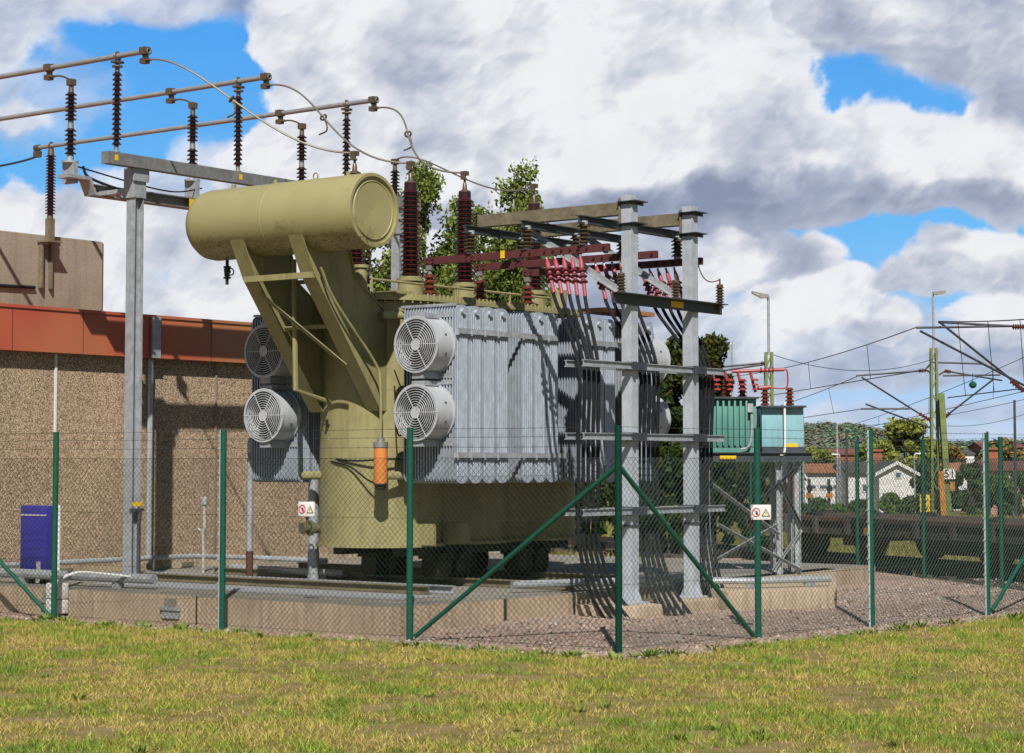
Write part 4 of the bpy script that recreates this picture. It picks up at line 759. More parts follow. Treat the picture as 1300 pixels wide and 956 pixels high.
for b, a, z1, m2, lab in ((-3.64, -.12, 2.35, 'rust_col', 'slim galvanised pipe post with rusty foot left of the left fans'), (-2.66, .1, 1.78, 'galv', 'short galvanised post under the left radiators near the warning sign')):
    t = fthing('pipe_post', lab, 'post', (b, a, .36), None); mb = MB((b, a, .36)); mb.tube([(b, a, .36), (b, a, z1)], .045 if m2 == 'rust_col' else .075, 12); part(mb, 'pipe', 'galv', t)
    mb = MB((b, a, .36)); mb.tube([(b, a, .364), (b, a, .8)], .052 if m2 == 'rust_col' else .08, 12); mb.bx(b-.1, b+.1, a-.1, a+.1, .365, .38); part(mb, 'foot', m2, t)
p = tof(gp(258, 727, .36)); b, a = p.x, p.y; t = fthing('sensor_post', 'thin bent grey pipe with small lamp head by the building wall', 'post', (b, a, .36)); mb = MB((b, a, .36)); mb.tube(crom([(b, a, .36), (b, a, .7), (b-.01, a, .95), (b+.02, a, 1.05), (b+.01, a, 1.3), (b+.01, a, 1.38)]), .025, 8); mb.tube([(b-.12, a, 1.02), (b+.02, a, .95)], .02, 6); part(mb, 'pipe', 'grey_block', t)
mb = MB((b, a, .36)); mb.lathe([(.03, 1.36), (.05, 1.38), (.05, 1.47), (.02, 1.50), (0, 1.5)], (b+.01, a, 0), n=12); part(mb, 'lamp_head', 'galv', t)
# blue cabinet
p = tof(gp(47, 770, .04)); b, a = p.x, p.y; B = (b, a, .02); t = fthing('cable_cabinet', 'dark blue plastic cabinet on a short post with black cable ends below', 'cabinet', B)
mb = MB(B); mb.bx(b-.27, b+.27, a-.09, a+.09, .50, 1.42); part(mb, 'cabinet_body', 'blue_box', t, bevel=.02)
mb = MB(B); mb.bx(b-.275, b+.275, a-.098, a-.088, 1.28, 1.30); mb.bx(b+.09, b+.17, a-.1, a-.091, .52, .66); part(mb, 'latch_plate', 'grey_block', t)
mb = MB(B); mb.bx(b-.02, b+.13, a-.02, a+.06, .0, .52); part(mb, 'post', 'grey_block', t)
for k, dx in enumerate((-.19, -.12, -.03, .16, .22)): mb = MB(B); mb.tube(crom([(b+dx, a-.02, .52), (b+dx*1.1, a-.06, .36), (b+dx*.8+.05, a-.05, .2), (b+.02, a-.02, .02)]), .04, 8); part(mb, 'cable', 'black_cable', t)
mb = MB(B); mb.tube([(b+.29, a+.12, .45), (b+.29, a+.12, 1.42), (b+.22, a+.05, 1.46)], .02, 6); part(mb, 'white_conduit', 'white', t)
p = tof(gp(92, 777, .05)); b = p.x; a = -2.6; B = (b, a, .05); t = fthing('junction_box', 'small white box with two white cables on the plinth wall by the first green post', 'box', B)
mb = MB(B); mb.bx(b-.14, b+.14, a-.06, a+.085, .05, .23); mb.bx(b-.14, b+.14, a-.06, a+.085, .24, .44); part(mb, 'box_body', 'white', t, bevel=.012)
mb = MB(B)
for o in (0, .05): mb.tube(crom([(b-.02+o, a, .43), (b+.05+o, a+.05, .52), (b+.2+o, a+.2, .58), (b+.45, a+.4, .56), (b+.8, a+.6, .52)]), .014, 6)
part(mb, 'cable', 'white', t)
# ------------------------------------------------------------------ fence
def chain(mb, P, Q, z0, z1, r=.0025, p=.072, zofs=lambda s: 0):
    P, Q = Vector(P), Vector(Q); L = (Q-P).length; d = (Q-P)/L; nrm = Vector((d.y, -d.x, 0)); H = z1-z0
    for sgn in (1, -1):
        k = -H if sgn > 0 else 0
        s = k
        while s < L+(0 if sgn > 0 else H):
            a0, h0 = (s, 0) if sgn > 0 else (s, 0); a1, h1 = s+sgn*H, H
            t0, t1 = 0., 1.
            lo, hi = min(a0, a1), max(a0, a1)
            if lo < 0: 
                t = -a0/(a1-a0)
                if sgn > 0: t0 = max(t0, t)
                else: t1 = min(t1, t)
            if hi > L:
                t = (L-a0)/(a1-a0)
                if sgn > 0: t1 = min(t1, t)
                else: t0 = max(t0, t)
            if t1-t0 > .003:
                A_ = P+d*(a0+(a1-a0)*t0)+Vector((0, 0, z0+h0+(h1-h0)*t0)); B_ = P+d*(a0+(a1-a0)*t1)+Vector((0, 0, z0+h0+(h1-h0)*t1))
                o = nrm*sgn*r*.9; mb.tube([A_+o, B_+o], r, 3, caps=False)
            s += p
def fence(name, lab, pts, strips=(), braces=(), H=2.40, tall=None, rP=.037, base=None):
    base = pts[0] if base is None else base; t = thing(name, lab, 'fence', base)
    for i, p in enumerate(pts):
        mb = MB(base); mb.tube([p+Vector((0, 0, -.05)), p+Vector((0, 0, H+(.0 if tall is None else tall[i])))], rP, 14); ps = part(mb, 'fence_post', 'fence_green', t)
        if i in strips:
            n_ = Vector((.829, -.559, 0)) if i < 99 else 0; d = (pts[1]-pts[0]).normalized()*(1 if strips[i] > 0 else -1)
            mb = MB(base); q = p+d*(rP+.012); mb.bar(q, q+Vector((0, 0, H)), .022, .022, up=(0, 1, 0))
            for k in range(16): mb.lathe([(.018, -.012), (.018, .012)], q+d*.018+Vector((0, 0, .1+k*.148)), d, 6)
            part(mb, 'tension_strip', 'galv', ps)
    for P, Q in braces:
        mb = MB(base); mb.tube([P, Q], .027, 12); part(mb, 'brace', 'fence_green', t)
    mb = MB(base)
    for p, q in zip(pts, pts[1:]): chain(mb, p, q, .03, 2.06)
    part(mb, 'chain_link_mesh', 'mesh_wire', t)
    for z in (.06, .72, 1.38, 2.06, 2.18, 2.29, 2.385):
        mb = MB(base)
        for p, q in zip(pts, pts[1:]):
            mb.tube([p+Vector((0, 0, z)), p.lerp(q, .5)+Vector((0, 0, z-.006)), q+Vector((0, 0, z))], .0022, 4, caps=False)
            if z > 2.1:
                L = (q-p).length; m_ = int(L/.11)
                for k in range(m_): c_ = p.lerp(q, (k+.5)/m_)+Vector((0, 0, z)); v = Vector(rvec(1)[0])*.018; mb.tube([c_-v, c_+v], .0016, 3, caps=False)
        part(mb, 'barbed_wire' if z > 2.1 else 'line_wire', 'mesh_wire', t)
    return t
UP = Vector((0, 0, 1))
L_ = [fl(0), fl(2.74), fl(5.55), fl(8.42), fl(11.3), fl(14.1)]
fence('chain_link_fence', 'front left run of green chain link fence with three barbed wires above', L_, {2: 1}, [(fl(0)+UP*1.98, fl(2.66)+UP*.06), (fl(11.2)+UP*1.98, fl(8.5)+UP*.05)])
R_ = [fr(2.43), fr(4.72), fr(7.42), FEB]
t = fence('chain_link_fence', 'front right run of green chain link fence from the corner post to the far corner', [fl(0)]+R_, {2: -1, 3: -1}, [(fl(0)+UP*1.98, fr(2.34)+UP*.05), (FEB+UP*1.95, fr(7.52)+UP*.06)])
for i, p in ((2, fr(4.72)), (3, fr(7.42))): pass
Bk = [FEB, fbk(2.7), fbk(5.5), fbk(8.3), fbk(11.1), fbk(13.9), fbk(16.7), fbk(19.5), fbk(22.3)]
fence('chain_link_fence', 'rear run of green chain link fence beside the railway wagon', Bk, {}, [(fbk(19.5)+UP*1.95, fbk(22)+UP*.1)])
# warning signs
def sign(lab, loc, rz):
    t = thing('warning_sign', lab, 'sign', loc, rz, 'white warning signs on the fence')
    mb = MB(); mb.bx(-.122, .122, -.002, .002, -.085, .085); part(mb, 'plate', 'white', t, bevel=.001)
    mb = MB(); mb.torus((-.06, -.005, 0), (0, 1, 0), .046, .0055, 30, 6); c = .046*.707; mb.bar((-.06-c, -.006, c), (-.06+c, -.006, -c), .004, .009, up=(0, 1, 0)) ; part(mb, 'prohibition_ring', 'red_paint', t)
    mb = MB(); mb.lathe([(0, 0), (.014, 0), (.014, .002), (0, .002)], (-.052, -.003, -.012), (0, -1, 0), 12); mb.bx(-.062, -.042, -.0045, -.0025, -.028, -.012)
    for k in range(4): mb.bx(-.0625+k*.0055, -.0585+k*.0055, -.0045, -.0025, -.012, .012+.004*(k in (1, 2)))
    part(mb, 'hand_symbol', 'black', t)
    def tri(s, z): return [(.058-s, z), (.058+s, z), (.058, z+s*1.73)]
    mb = MB(); mb.prism([(x, z) for x, z in tri(.052, -.048)], -.005, -.003, 'y'); part(mb, 'warning_triangle', 'black', t)
    mb = MB(); mb.prism([(x, z) for x, z in tri(.036, -.0395)], -.007, -.0055, 'y'); part(mb, 'triangle_field', 'yellow_pale', t)
    mb = MB(); mb.add([(x, -.0085, z) for x, z in ((.062, .012), (.05, -.012), (.058, -.012), (.052, -.036), (.068, -.006), (.06, -.006))], [(0, 1, 2, 3, 4, 5)]); part(mb, 'lightning_bolt', 'black', t)
    mb = MB()
    for x in (-.112, .112):
        for z in (-.075, .075): mb.lathe([(0, 0), (.004, 0), (.004, .003), (0, .003)], (x, -.002, z), (0, -1, 0), 8)
    part(mb, 'rivet', 'galv', t); return t
mat('yellow_pale', (.82, .78, .45), .5, var=.03)
ra = math.atan2(.559, -.829); p = at(391, 646, 24.0); q = fl(4.05); s1 = fl(4.05)+Vector((-.559, -.829, 0))*.012
best = min((abs((650+F_PX*(fl(k).x/fl(k).y))-391), k) for k in np.linspace(3, 5.5, 400))[1]
s1 = fl(best)+Vector((-.559, -.829, 0))*.02; sign('white warning sign hanging on the mesh in front of the aggregate wall, left one', (s1.x, s1.y, 2+(588-646)/F_PX*s1.y), math.atan2(-.559, .829))
s2 = fr(2.43)+Vector((.724, -.69, 0))*.048; sign('white warning sign fixed to the green post in front of the steel stand, right one', (s2.x, s2.y, 2+(588-650)/F_PX*s2.y), math.atan2(.724, .69)-.55)
# ------------------------------------------------------------------ steel stand with two small teal transformers
SX0, SX1, SY = 2.88, 4.32, 30.6; B = (3.6, SY, .36)
t = thing('steel_stand', 'weathered steel lattice stand with cross braces that carries the teal transformers', 'steel stand', B)
for x in (SX0+.07, SX1-.07, (SX0+SX1)/2+.38):
    for y in (SY-.35, SY+.45): mb = MB(B); mb.angle((x, y, .36), (x, y, 2.04), .07, .07, .01, up=(0, 1, 0)); part(mb, 'leg', 'galv', t)
for y in (SY-.40, SY+.5): mb = MB(B); mb.hbeam((SX0-.05, y, 2.09), (SX1+.1, y, 2.09), .1, .14, .014); part(mb, 'top_beam', 'steel_dark', t)
for (x0, z0, x1, z1, m_) in ((SX0+.02, 1.72, SX0+1.05, .95, 'galv'), (SX0+.08, .55, SX1-.4, 1.1, 'galv'), (SX0+.15, 1.1, SX1-.05, .42, 'galv'), (SX1-.48, .42, SX1-.06, 1.02, 'galv'), (SX0+.6, 1.3, SX1-.1, 1.95, 'steel_dark'), (SX1-.4, 1.75, SX1-.05, 1.05, 'steel_dark')):
    mb = MB(B); y = SY-.39+.02*random.random(); mb.angle((x0, y, z0), (x1, y, z1), .05, .05, .008, up=(0, 0, 1)); part(mb, 'cross_brace', m_, t)
mb = MB(B); mb.bx(SX0+.18, SX0+.42, SY-.456, SY-.452, 2.06, 2.11); part(mb, 'number_plate', 'yellow_sign', t)
def teal(name, lab, x0, x1, y0, y1, z0, z1, mt, fl_, nb):
    B = ((x0+x1)/2, (y0+y1)/2, z0); t = thing(name, lab, 'transformer', B)
    mb = MB(B); mb.bx(x0, x1, y0, y1, z0+.08, z1-.03); 
    if fl_:
        for x in np.arange(x0+.04, x1-.12, .085): mb.prism([(x, z0+.10), (x+.032, z0+.10), (x+.032, z1-.06), (x, z1-.06)], y0-.09, y0+.01, 'y')
    part(mb, 'tank', mt, t, bevel=.006)
    mb = MB(B); mb.bx(x0-.03, x1+.03, y0-.11, y1+.03, z1-.028, z1); part(mb, 'lid', 'steel_dark', t)
    mb = MB(B); mb.bx(x0, x1, y0-.05, y1, z0, z0+.078); part(mb, 'base', mt if fl_ else 'steel_dark', t)
    for k in range(nb):
        x = x0+.09+(x1-x0-.25)*k/max(1, nb-1); y = (y0+y1)/2
        mb = MB(B); mb.lathe([(0, z1)]+shed_prof(z1, z1+.28, 5, .04, .075, .15)+[(0, z1+.28)], (x, y, 0), n=16); part(mb, 'bushing', 'porcelain_rust', t)
    return t
T1 = teal('distribution_transformer', 'ribbed sea green transformer on the steel stand', SX0+.02, SX0+.74, SY-.3, SY+.45, 2.16, 2.98, 'teal', True, 3)
mb = MB(tuple(T1.location)); mb.tube(crom([(SX0+.66, SY-.36, 2.86), (SX0+.66, SY-.4, 2.5), (SX0+.62, SY-.42, 2.26), (SX0+.5, SY-.42, 2.2)]), .02, 6); mb.bx(SX0+.60, SX0+.68, SY-.42, SY-.34, 2.75, 2.88); part(mb, 'control_conduit', 'galv', T1)
T2 = teal('distribution_transformer', 'smooth light teal box transformer with white pipe on the steel stand', SX0+.82, SX0+1.44, SY-.3, SY+.35, 2.16, 2.85, 'teal_light', False, 2)
mb = MB(tuple(T2.location)); mb.tube(crom([(SX0+1.15, SY-.38, 2.9), (SX0+1.15, SY-.39, 2.3), (SX0+1.13, SY-.4, 2.14), (SX0+1.07, SY-.42, 2.12)]), .018, 8); part(mb, 'white_pipe', 'white', T2)
mb = MB(tuple(T2.location)); mb.bx(SX0+1.18, SX0+1.35, SY-.33, SY-.302, 2.20, 2.29); part(mb, 'rating_plate', 'yellow_sign', T2)
B = (SX0+.7, SY, 2.98); t = thing('cable_termination_set', 'red cable ends and pipe above the sea green transformer', 'cable', B)
for k in range(4):
    x = SX0+.02+.19*k; mb = MB(B); mb.tube([(x+.10, SY, 3.36), (x+.17, SY-.05, 3.06)], .022, 8); 
    for h in (3.1, 3.17, 3.24): mb.lathe([(.03, h), (.06, h-.01), (.03, h+.02)], (x+.17, SY-.05, 0), n=12)
    part(mb, 'sealing_end', 'red_pipe', t)
mb = MB(B); mb.tube([(SX0+.42, SY, 3.37), (SX0+1.2, SY, 3.40)], .026, 8)
for k in range(4): mb.lathe([(.03, -.01), (.06, 0), (.03, .01)], (SX0+.85+.06*k, SY, 3.39), (1, 0, 0), 12)
part(mb, 'pipe', 'red_pipe', t)
mb = MB(B); mb.tube(crom([(SX0+1.2, SY, 3.40), (SX0+1.24, SY, 3.38), (SX0+1.25, SY, 3.2), (SX0+1.2, SY, 3.12), (SX0+.98, SY, 3.13)]), .012, 6); mb.tube([(SX0+.8, SY+.02, 3.12), (SX0+1.0, SY+.02, 3.14)], .03, 8); part(mb, 'jumper_wire', 'red_pipe', t)
# ------------------------------------------------------------------ railway
RD = Vector((-.44, .898, 0)); RN = Vector((.898, .44, 0)); R0 = Vector((7.9, 34.6, 0)); RZ = math.atan2(.898, -.44)
def rl(s, n, z=0.): p = R0+RD*s+RN*n; return Vector((p.x, p.y, z))
mb = MB(); cr = [(-1.3, .003), (-.8, .05), (2.2, .05), (2.7, .003)]
vs = [rl(s, n_, z) for s in (-40, 220) for n_, z in cr]; mb.add(vs, [(i, i+1, i+5, i+4) for i in range(3)])
solo(mb, 'track_bed', 'ballast', None, None, kind='structure')
for tn, n0 in (('railway track under the flat wagon', 0.),):
    B = tuple(rl(10, n0, .05)); t = thing('railway_track', tn, 'railway track', B)
    for n_ in (n0, n0+1.435): mb = MB(B); mb.bar(rl(-30, n_, .16), rl(150, n_, .16), .07, .15); part(mb, 'rail', 'rail_steel', t)
    for k in range(90): mb = MB(B); s = -14+k*.65; mb.bar(rl(s, n0-.55, .065), rl(s, n0+2.0, .065), .24, .05); part(mb, 'sleeper', 'sleeper', t)
# flat wagon
Bw = rl(0, .7, .235); wg = thing('flat_wagon', 'long dark rusty flat railway wagon with empty deck behind the right fence', 'railway wagon', Bw, RZ)
# local: x along RD, y across (left of RD is -RN)
def wl(): return MB()
S0, S1 = -9.5, 6.3
mb = wl(); mb.bx(S0, S1, -1.3, 1.3, .73, .78); part(mb, 'deck', 'wagon_rust', wg)
mb = wl()
for y in (-1.28, 1.28, -.45, .45): mb.hbeam((S0, y, .60), (S1, y, .60), .12, .255, .02)
for x in np.arange(S0+.1, S1, 1.2): mb.bx(x-.05, x+.05, -1.25, 1.25, .50, .72)
part(mb, 'underframe', 'wagon', wg)
mb = wl()
for x in np.arange(S0+.4, S1, 1.0):
    for y in (-1.36, 1.36): mb.bx(x-.05, x+.05, y-.04, y+.04, .48, .77)
part(mb, 'stake_pocket', 'wagon', wg)
mb = wl(); mb.prism([(-4.2, .5), (1.4, .5), (.6, .22), (-3.4, .22)], 1.14, 1.2, 'y'); part(mb, 'truss_beam', 'wagon', wg); mb = wl(); mb.prism([(-4.2, .5), (1.4, .5), (.6, .22), (-3.4, .22)], -1.2, -1.14, 'y'); part(mb, 'truss_beam', 'wagon', wg)
for x in (4.9, 3.1, -.4, -2.0, -5.6, -7.4):
    ws = bpy.data.objects.new('wheelset', None); COL.objects.link(ws); ws.parent = wg; ws.location = (x, 0, .42)
    for y in (-.72, .72):
        sg = 1 if y > 0 else -1; mb = MB(); mb.lathe([(.05, -.07), (.17, -.07), (.2, -.03), (.36, -.03), (.37, -.06), (.42, -.06), (.42, .06), (.45, .065), (.45, .09), (.05, .09)], (0, y, 0), (0, -sg, 0), 26); part(mb, 'wheel', 'wagon', ws)
    mb = MB(); mb.tube([(0, -1.05, 0), (0, 1.05, 0)], .08, 10); part(mb, 'axle', 'wagon', ws)
    for y in (-1.1, 1.1):
        mb = MB(); mb.bx(-.16, .16, y-.1, y+.1, -.14, .14); mb.bx(-.42, .42, y-.06, y+.06, .14, .22); mb.bx(-.32, .32, y-.05, y+.05, .22, .30); part(mb, 'axle_box', 'wagon_rust', ws)
for y in (-.87, .87):
    mb = wl(); mb.lathe([(.07, 0), (.07, .35), (.22, .36), (.22, .40), (0, .42)], (S1, y, .62), (1, 0, 0), 18); part(mb, 'buffer', 'wagon', wg)
mb = wl(); mb.bx(-3.05, -2.9, 1.36, 1.40, .42, .60); mb.bx(2.2, 2.35, 1.36, 1.4, .5, .62); part(mb, 'brake_label', 'yellow', wg)
mb = wl(); mb.lathe([(0, 0), (.24, 0), (.24, .9), (0, .9)], (-1.6, .3, .45), (1, 0, 0), 18); mb.bx(.2, 1.0, .7, 1.1, .35, .62); part(mb, 'air_tank', 'wagon', wg)
# ------------------------------------------------------------------ masts and catenary
def mast(name, lab, px, Y, ptop, w=.25, lattice=True, lamp=None, zb=None, m_='mast_green'):
    base = at(px, 588, Y); zb = gz(base.x, base.y) if zb is None else zb; zt = EYE+(588-ptop)/F_PX*Y; B = (base.x, Y, zb)
    t = thing(name, lab, 'mast', B); x = base.x; h = zt-zb
    if lattice:
        for s in (-1, 1): mb = MB(); mb.hbeam((s*w/2, 0, 0), (s*w/2*.75, 0, h), .09, .2, .03, up=(0, 1, 0)); part(mb, 'chord', m_, t)
        mb = MB(); n_ = int(h/.55)
        for k in range(n_): z0, z1 = h*k/n_, h*(k+1)/n_; s = 1 if k % 2 else -1; mb.bar((-s*w*.45, -.06, z0), (s*w*.42, -.06, z1), .04, .04)
        part(mb, 'lacing', m_, t)
    else: mb = MB(); mb.tube([(0, 0, 0), (0, 0, h)], [w/2, w/2*.7], 10); part(mb, 'pole', m_, t)
    if lamp:
        lz = EYE+(588-lamp[1])/F_PX*Y-zb; lx = (lamp[0]-px)/F_PX*Y; mb = MB(); mb.tube([(0, 0, h-.1), (0, 0, lz)], .045, 8); part(mb, 'lamp_pole', 'galv', t)
        mb = MB(); mb.prism([(0, lz-.05), (lx*.4, lz-.06), (lx, lz+.10*(1 if lx < 0 else 0)), (lx, lz+.17*(1 if lx < 0 else .6)), (0, lz+.05)], -.12, .12, 'y'); part(mb, 'lamp_head', 'alu', t)
    return t, Vector(B)
YM = 78.
def loc3(px, py, Y, B, dy=0): return at(px, py, Y)-B+Vector((0, dy, 0))
def bracket(t, B, lines, Y, ins, m_='wire_dark', r=.035):
    for (a, b) in lines:
        mb = MB(); mb.tube([loc3(*a, Y, B), loc3(*b, Y, B)], r, 7); part(mb, 'cantilever_tube', m_, t)
    for (a, b) in ins:
        p, q = loc3(*a, Y, B), loc3(*b, Y, B); d = (q-p); L = d.length; mb = MB()
        mb.lathe([(r, 0)]+[z for k in range(5) for z in ((r*1.2, L*(k+.1)/5), (r*2.6, L*(k+.5)/5), (r*1.2, L*(k+.9)/5))]+[(r, L)], p, d, 10); part(mb, 'insulator', 'porcelain_rust', t)
t, B = mast('catenary_mast', 'green lattice railway mast with a lamp on top and cantilevers on both sides', 1187, YM, 442, .26, lamp=(1203, 372))
bracket(t, B, [((1087, 477), (1166, 471)), ((1176, 470), (1185, 475)), ((1094, 479), (1167, 525)), ((1099, 513), (1181, 543)), ((1093, 519), (1155, 519)), ((1192, 476), (1200, 471)), ((1206, 472), (1272, 483)), ((1262, 481), (1205, 525)), ((1176, 468), (1183, 460)), ((1183, 460), (1250, 462)), ((1197, 477), (1270, 476))], YM,
        [((1166, 471), (1176, 470)), ((1167, 525), (1183, 535)), ((1199, 471), (1207, 472)), ((1206, 524), (1196, 534))])
mb = MB(); p0, p1 = loc3(1191, 500, YM, B, -.5), loc3(1201, 660, YM, B, -.5); mb.hbeam(p0, p1, .22, .28, .03, up=(0, 1, 0)); part(mb, 'stay_channel', 'mast_green', t)
mb = MB(); mb.bar(loc3(1192, 598, YM-.5, B, -.35), loc3(1196, 665, YM-.5, B, -.35), .2, .12, up=(0, 1, 0)); part(mb, 'orange_guard', 'orange_dull', t)
mb = MB(); a, b = loc3(1192, 595, YM, B, -.8), loc3(1207, 608, YM, B, -.8); mb.bx(a.x, b.x, a.y-.02, a.y, b.z, a.z); sg = part(mb, 'number_sign', 'white', t)
fc = bpy.data.curves.new('number_text', 'FONT'); fc.body = '51'; fc.size = (a.z-b.z)*1.12; fc.align_x = 'CENTER'; fc.align_y = 'CENTER'; fc.extrude = .004; fc.materials.append(MATS['black'])
fo = bpy.data.objects.new('tmp', fc); COL.objects.link(fo); bpy.context.view_layer.update(); me = bpy.data.meshes.new_from_object(fo.evaluated_get(bpy.context.evaluated_depsgraph_get())); bpy.data.objects.remove(fo)
fo = bpy.data.objects.new('number_text', me); COL.objects.link(fo); fo.parent = sg; fo.location = ((a.x+b.x)/2, a.y-.03, (a.z+b.z)/2); fo.rotation_euler = (PI/2, 0, 0)
mb = MB(); a, b = loc3(1201, 611, YM, B, -.7), loc3(1207, 623, YM, B, -.7); mb.bx(a.x, b.x, a.y-.02, a.y, b.z, a.z); part(mb, 'marker_board', 'orange_dull', t)
t, B = mast('catenary_mast', 'green railway mast behind the teal transformers with a flat lamp on a thin pole', 977, 66., 447, .24, lamp=(956, 376)); bracket(t, B, [((893, 468), (968, 461)), ((893, 474), (968, 463))], 66., [((966, 461), (974, 462))])
t, B = mast('catenary_mast', 'railway mast at the right edge with long cantilevers reaching in from outside the view', 1345, 56., 395, .4)
bracket(t, B, [((1163, 416), (1340, 413)), ((1191, 409), (1340, 417)), ((1168, 420), (1340, 510)), ((1193, 409), (1340, 527))], 56., [((1285, 415), (1300, 415)), ((1283, 483), (1300, 497)), ((1325, 412), (1338, 412))], r=.034)
for px, Y, pt, lab, lat in ((1020, 150, 528, 'thin far mast left of the white houses', False), (1063, 150, 540, 'thin far mast in front of the red roofed long house', False), (1075, 130, 545, 'dark far mast between the two white houses', False), (1254, 120, 548, 'thin dark far mast beside the double fence post', False), (1289, 120, 508, 'green far mast near the right edge of the view', False)):
    mast('railway_mast', lab, px, Y, pt, .2, lat, m_='galv' if px in (1020, 1063) else 'steel_dark')
for px, Y, pt, lx, lab in ((930, 95, 437, 928, 'small street lamp above the dark tree'), (1066, 120, 577, 1058, 'small curved street lamp between the white houses'), (1161, 120, 576, 1172, 'small curved street lamp right of the white gable house')):
    base = at(px, 588, Y); zb = gz(base.x, Y); h = EYE+(588-pt)/F_PX*Y-zb; B = (base.x, Y, zb); t = thing('street_lamp', lab, 'street lamp', B); dx = (lx-px)/F_PX*Y
    mb = MB(); mb.tube(crom([(0, 0, 0), (0, 0, h*.6), (0, 0, h-.15), (dx*.5, 0, h)]), .05, 8); part(mb, 'pole', 'galv', t); mb = MB(); mb.prism([(dx*.4, h-.03), (dx*1.3, h-.02), (dx*1.2, h+.07), (dx*.5, h+.06)], -.12, .12, 'y'); part(mb, 'lamp_head', 'white', t)
def wires(lab, Y0, a, b, Y1, sag, r, drop=None, c=None):
    p, q = at(*a, Y0), at(*b, Y1); pts = [p.lerp(q, k/16)+Vector((0, 0, -sag*4*(k/16)*(1-k/16))) for k in range(17)]; B = tuple(p)
    mb = MB(B); mb.tube(pts, r, 5)
    if drop:
        P, Q = at(*drop[0], Y0), at(*drop[1], Y1); pt2 = [P.lerp(Q, k/16) for k in range(17)]; mb.tube(pt2, r, 5)
        for k in range(2, 15, 3): mb.tube([pts[k], pt2[k]], r*.6, 4)
    solo(mb, 'catenary_wire', 'wire_dark', lab, 'wire', 'overhead railway wires', B)
wires('long overhead wire pair ending at the near cantilever tip', 110, (870, 478), (1165, 415), 56, .5, .016, ((870, 520), (1171, 470)))
wires('overhead wire pair from the left mast to the mast with the lamp', 130, (900, 535), (1088, 478), YM, .3, .016, ((900, 548), (1096, 519)))
wires('overhead wire pair running right from the near cantilever', 56, (1192, 408), (1420, 392), 46, .1, .016, ((1203, 505), (1420, 478)))
wires('low overhead wire crossing behind the mast with the lamp', 130, (1000, 560), (1330, 440), 70, .4, .014, ((1000, 566), (1330, 490)))
wires('thin low overhead wire above the distant hill', 150, (1010, 541), (1310, 505), 90, .5, .014)
wires('thin feeder wire between the left mast and the lamp mast', 66, (980, 450), (1187, 455), YM, .5, .012)
wires('lowest thin overhead wire at the right edge', 100, (1195, 540), (1330, 515), 80, .3, .012)
B = tuple(at(1235, 489, 76)); mb = MB(B); p = at(1235, 489, 76); mb.lathe([(.02, .15), (.08, .13), (.14, .05), (.14, -.03), (.07, -.11), (0, -.12)], p, n=14); mb.tube([p+Vector((0, 0, .14)), p+Vector((0, 0, .45))], .012, 5); solo(mb, 'wire_tensioner', 'fence_green', 'small dark green weight hanging on an overhead wire right of the lamp mast', 'weight', None, B)
# signals and boards in the yard
for px, col, lab in ((1027, 'steel_dark', 'left low signal with round dark disc above orange lamps'), (1052, 'steel_dark', 'right low signal with round dark disc above orange lamps')):
    Y = 62.; B = at(px, 588, Y); B = (B.x, Y, 0); t = thing('ground_signal', lab, 'signal', B); k = Y/F_PX; mb = MB(); mb.tube([(0, 0, 0), (0, 0, EYE-20*k)], .05, 8); part(mb, 'post', 'steel_dark', t)
    mb = MB(); mb.lathe([(0, 0), (4*k, 0), (4*k, .05), (0, .05)], (0, -.08, EYE-32*k), (0, -1, 0), 18); part(mb, 'disc', 'black', t); mb = MB(); mb.bx(-4*k, 4*k, -.12, -.05, EYE-44*k, EYE-38*k); part(mb, 'lamp_box', 'orange_dull', t)
for px, py0, py1, w, m_, lab in ((1011, 599, 652, 5, 'yellow', 'tall yellow orange marker post beside the teal stand'), (1052, 646, 657, 7, 'yellow', 'small yellow block lying by the track'), (1174, 628, 650, 13, 'yellow_sign', 'bright yellow square board by the lamp mast')):
    Y = 52.; p = at(px, py1, Y); k = Y/F_PX; t = thing('marker_board', lab, 'marker', (p.x, Y, 0)); z0, z1 = EYE+(588-py1)*k, EYE+(588-py0)*k
    mb = MB(); mb.prism([(-w/2*k, z0), (w/2*k, z0), (w/2*k*(.75 if w < 6 else 1), z1), (-w/2*k, z1)], -.05, 0, 'y'); part(mb, 'board', m_, t, bevel=.008); mb = MB(); mb.tube([(0, .05, 0), (0, .05, z0+.1)], .03, 6); part(mb, 'post', 'steel_dark', t)
    if w == 13:
        mb = MB()
        for i in range(2):
            for j in range(2): x, z = (-2.5+5*i)*k, z0+(5+10*j)*k; mb.bar((x-1.5*k, -.056, z-2.6*k), (x+1.0*k, -.056, z+2.2*k), 1.1*k, .008, up=(0, 1, 0))
        part(mb, 'dark_symbol', 'black', t)
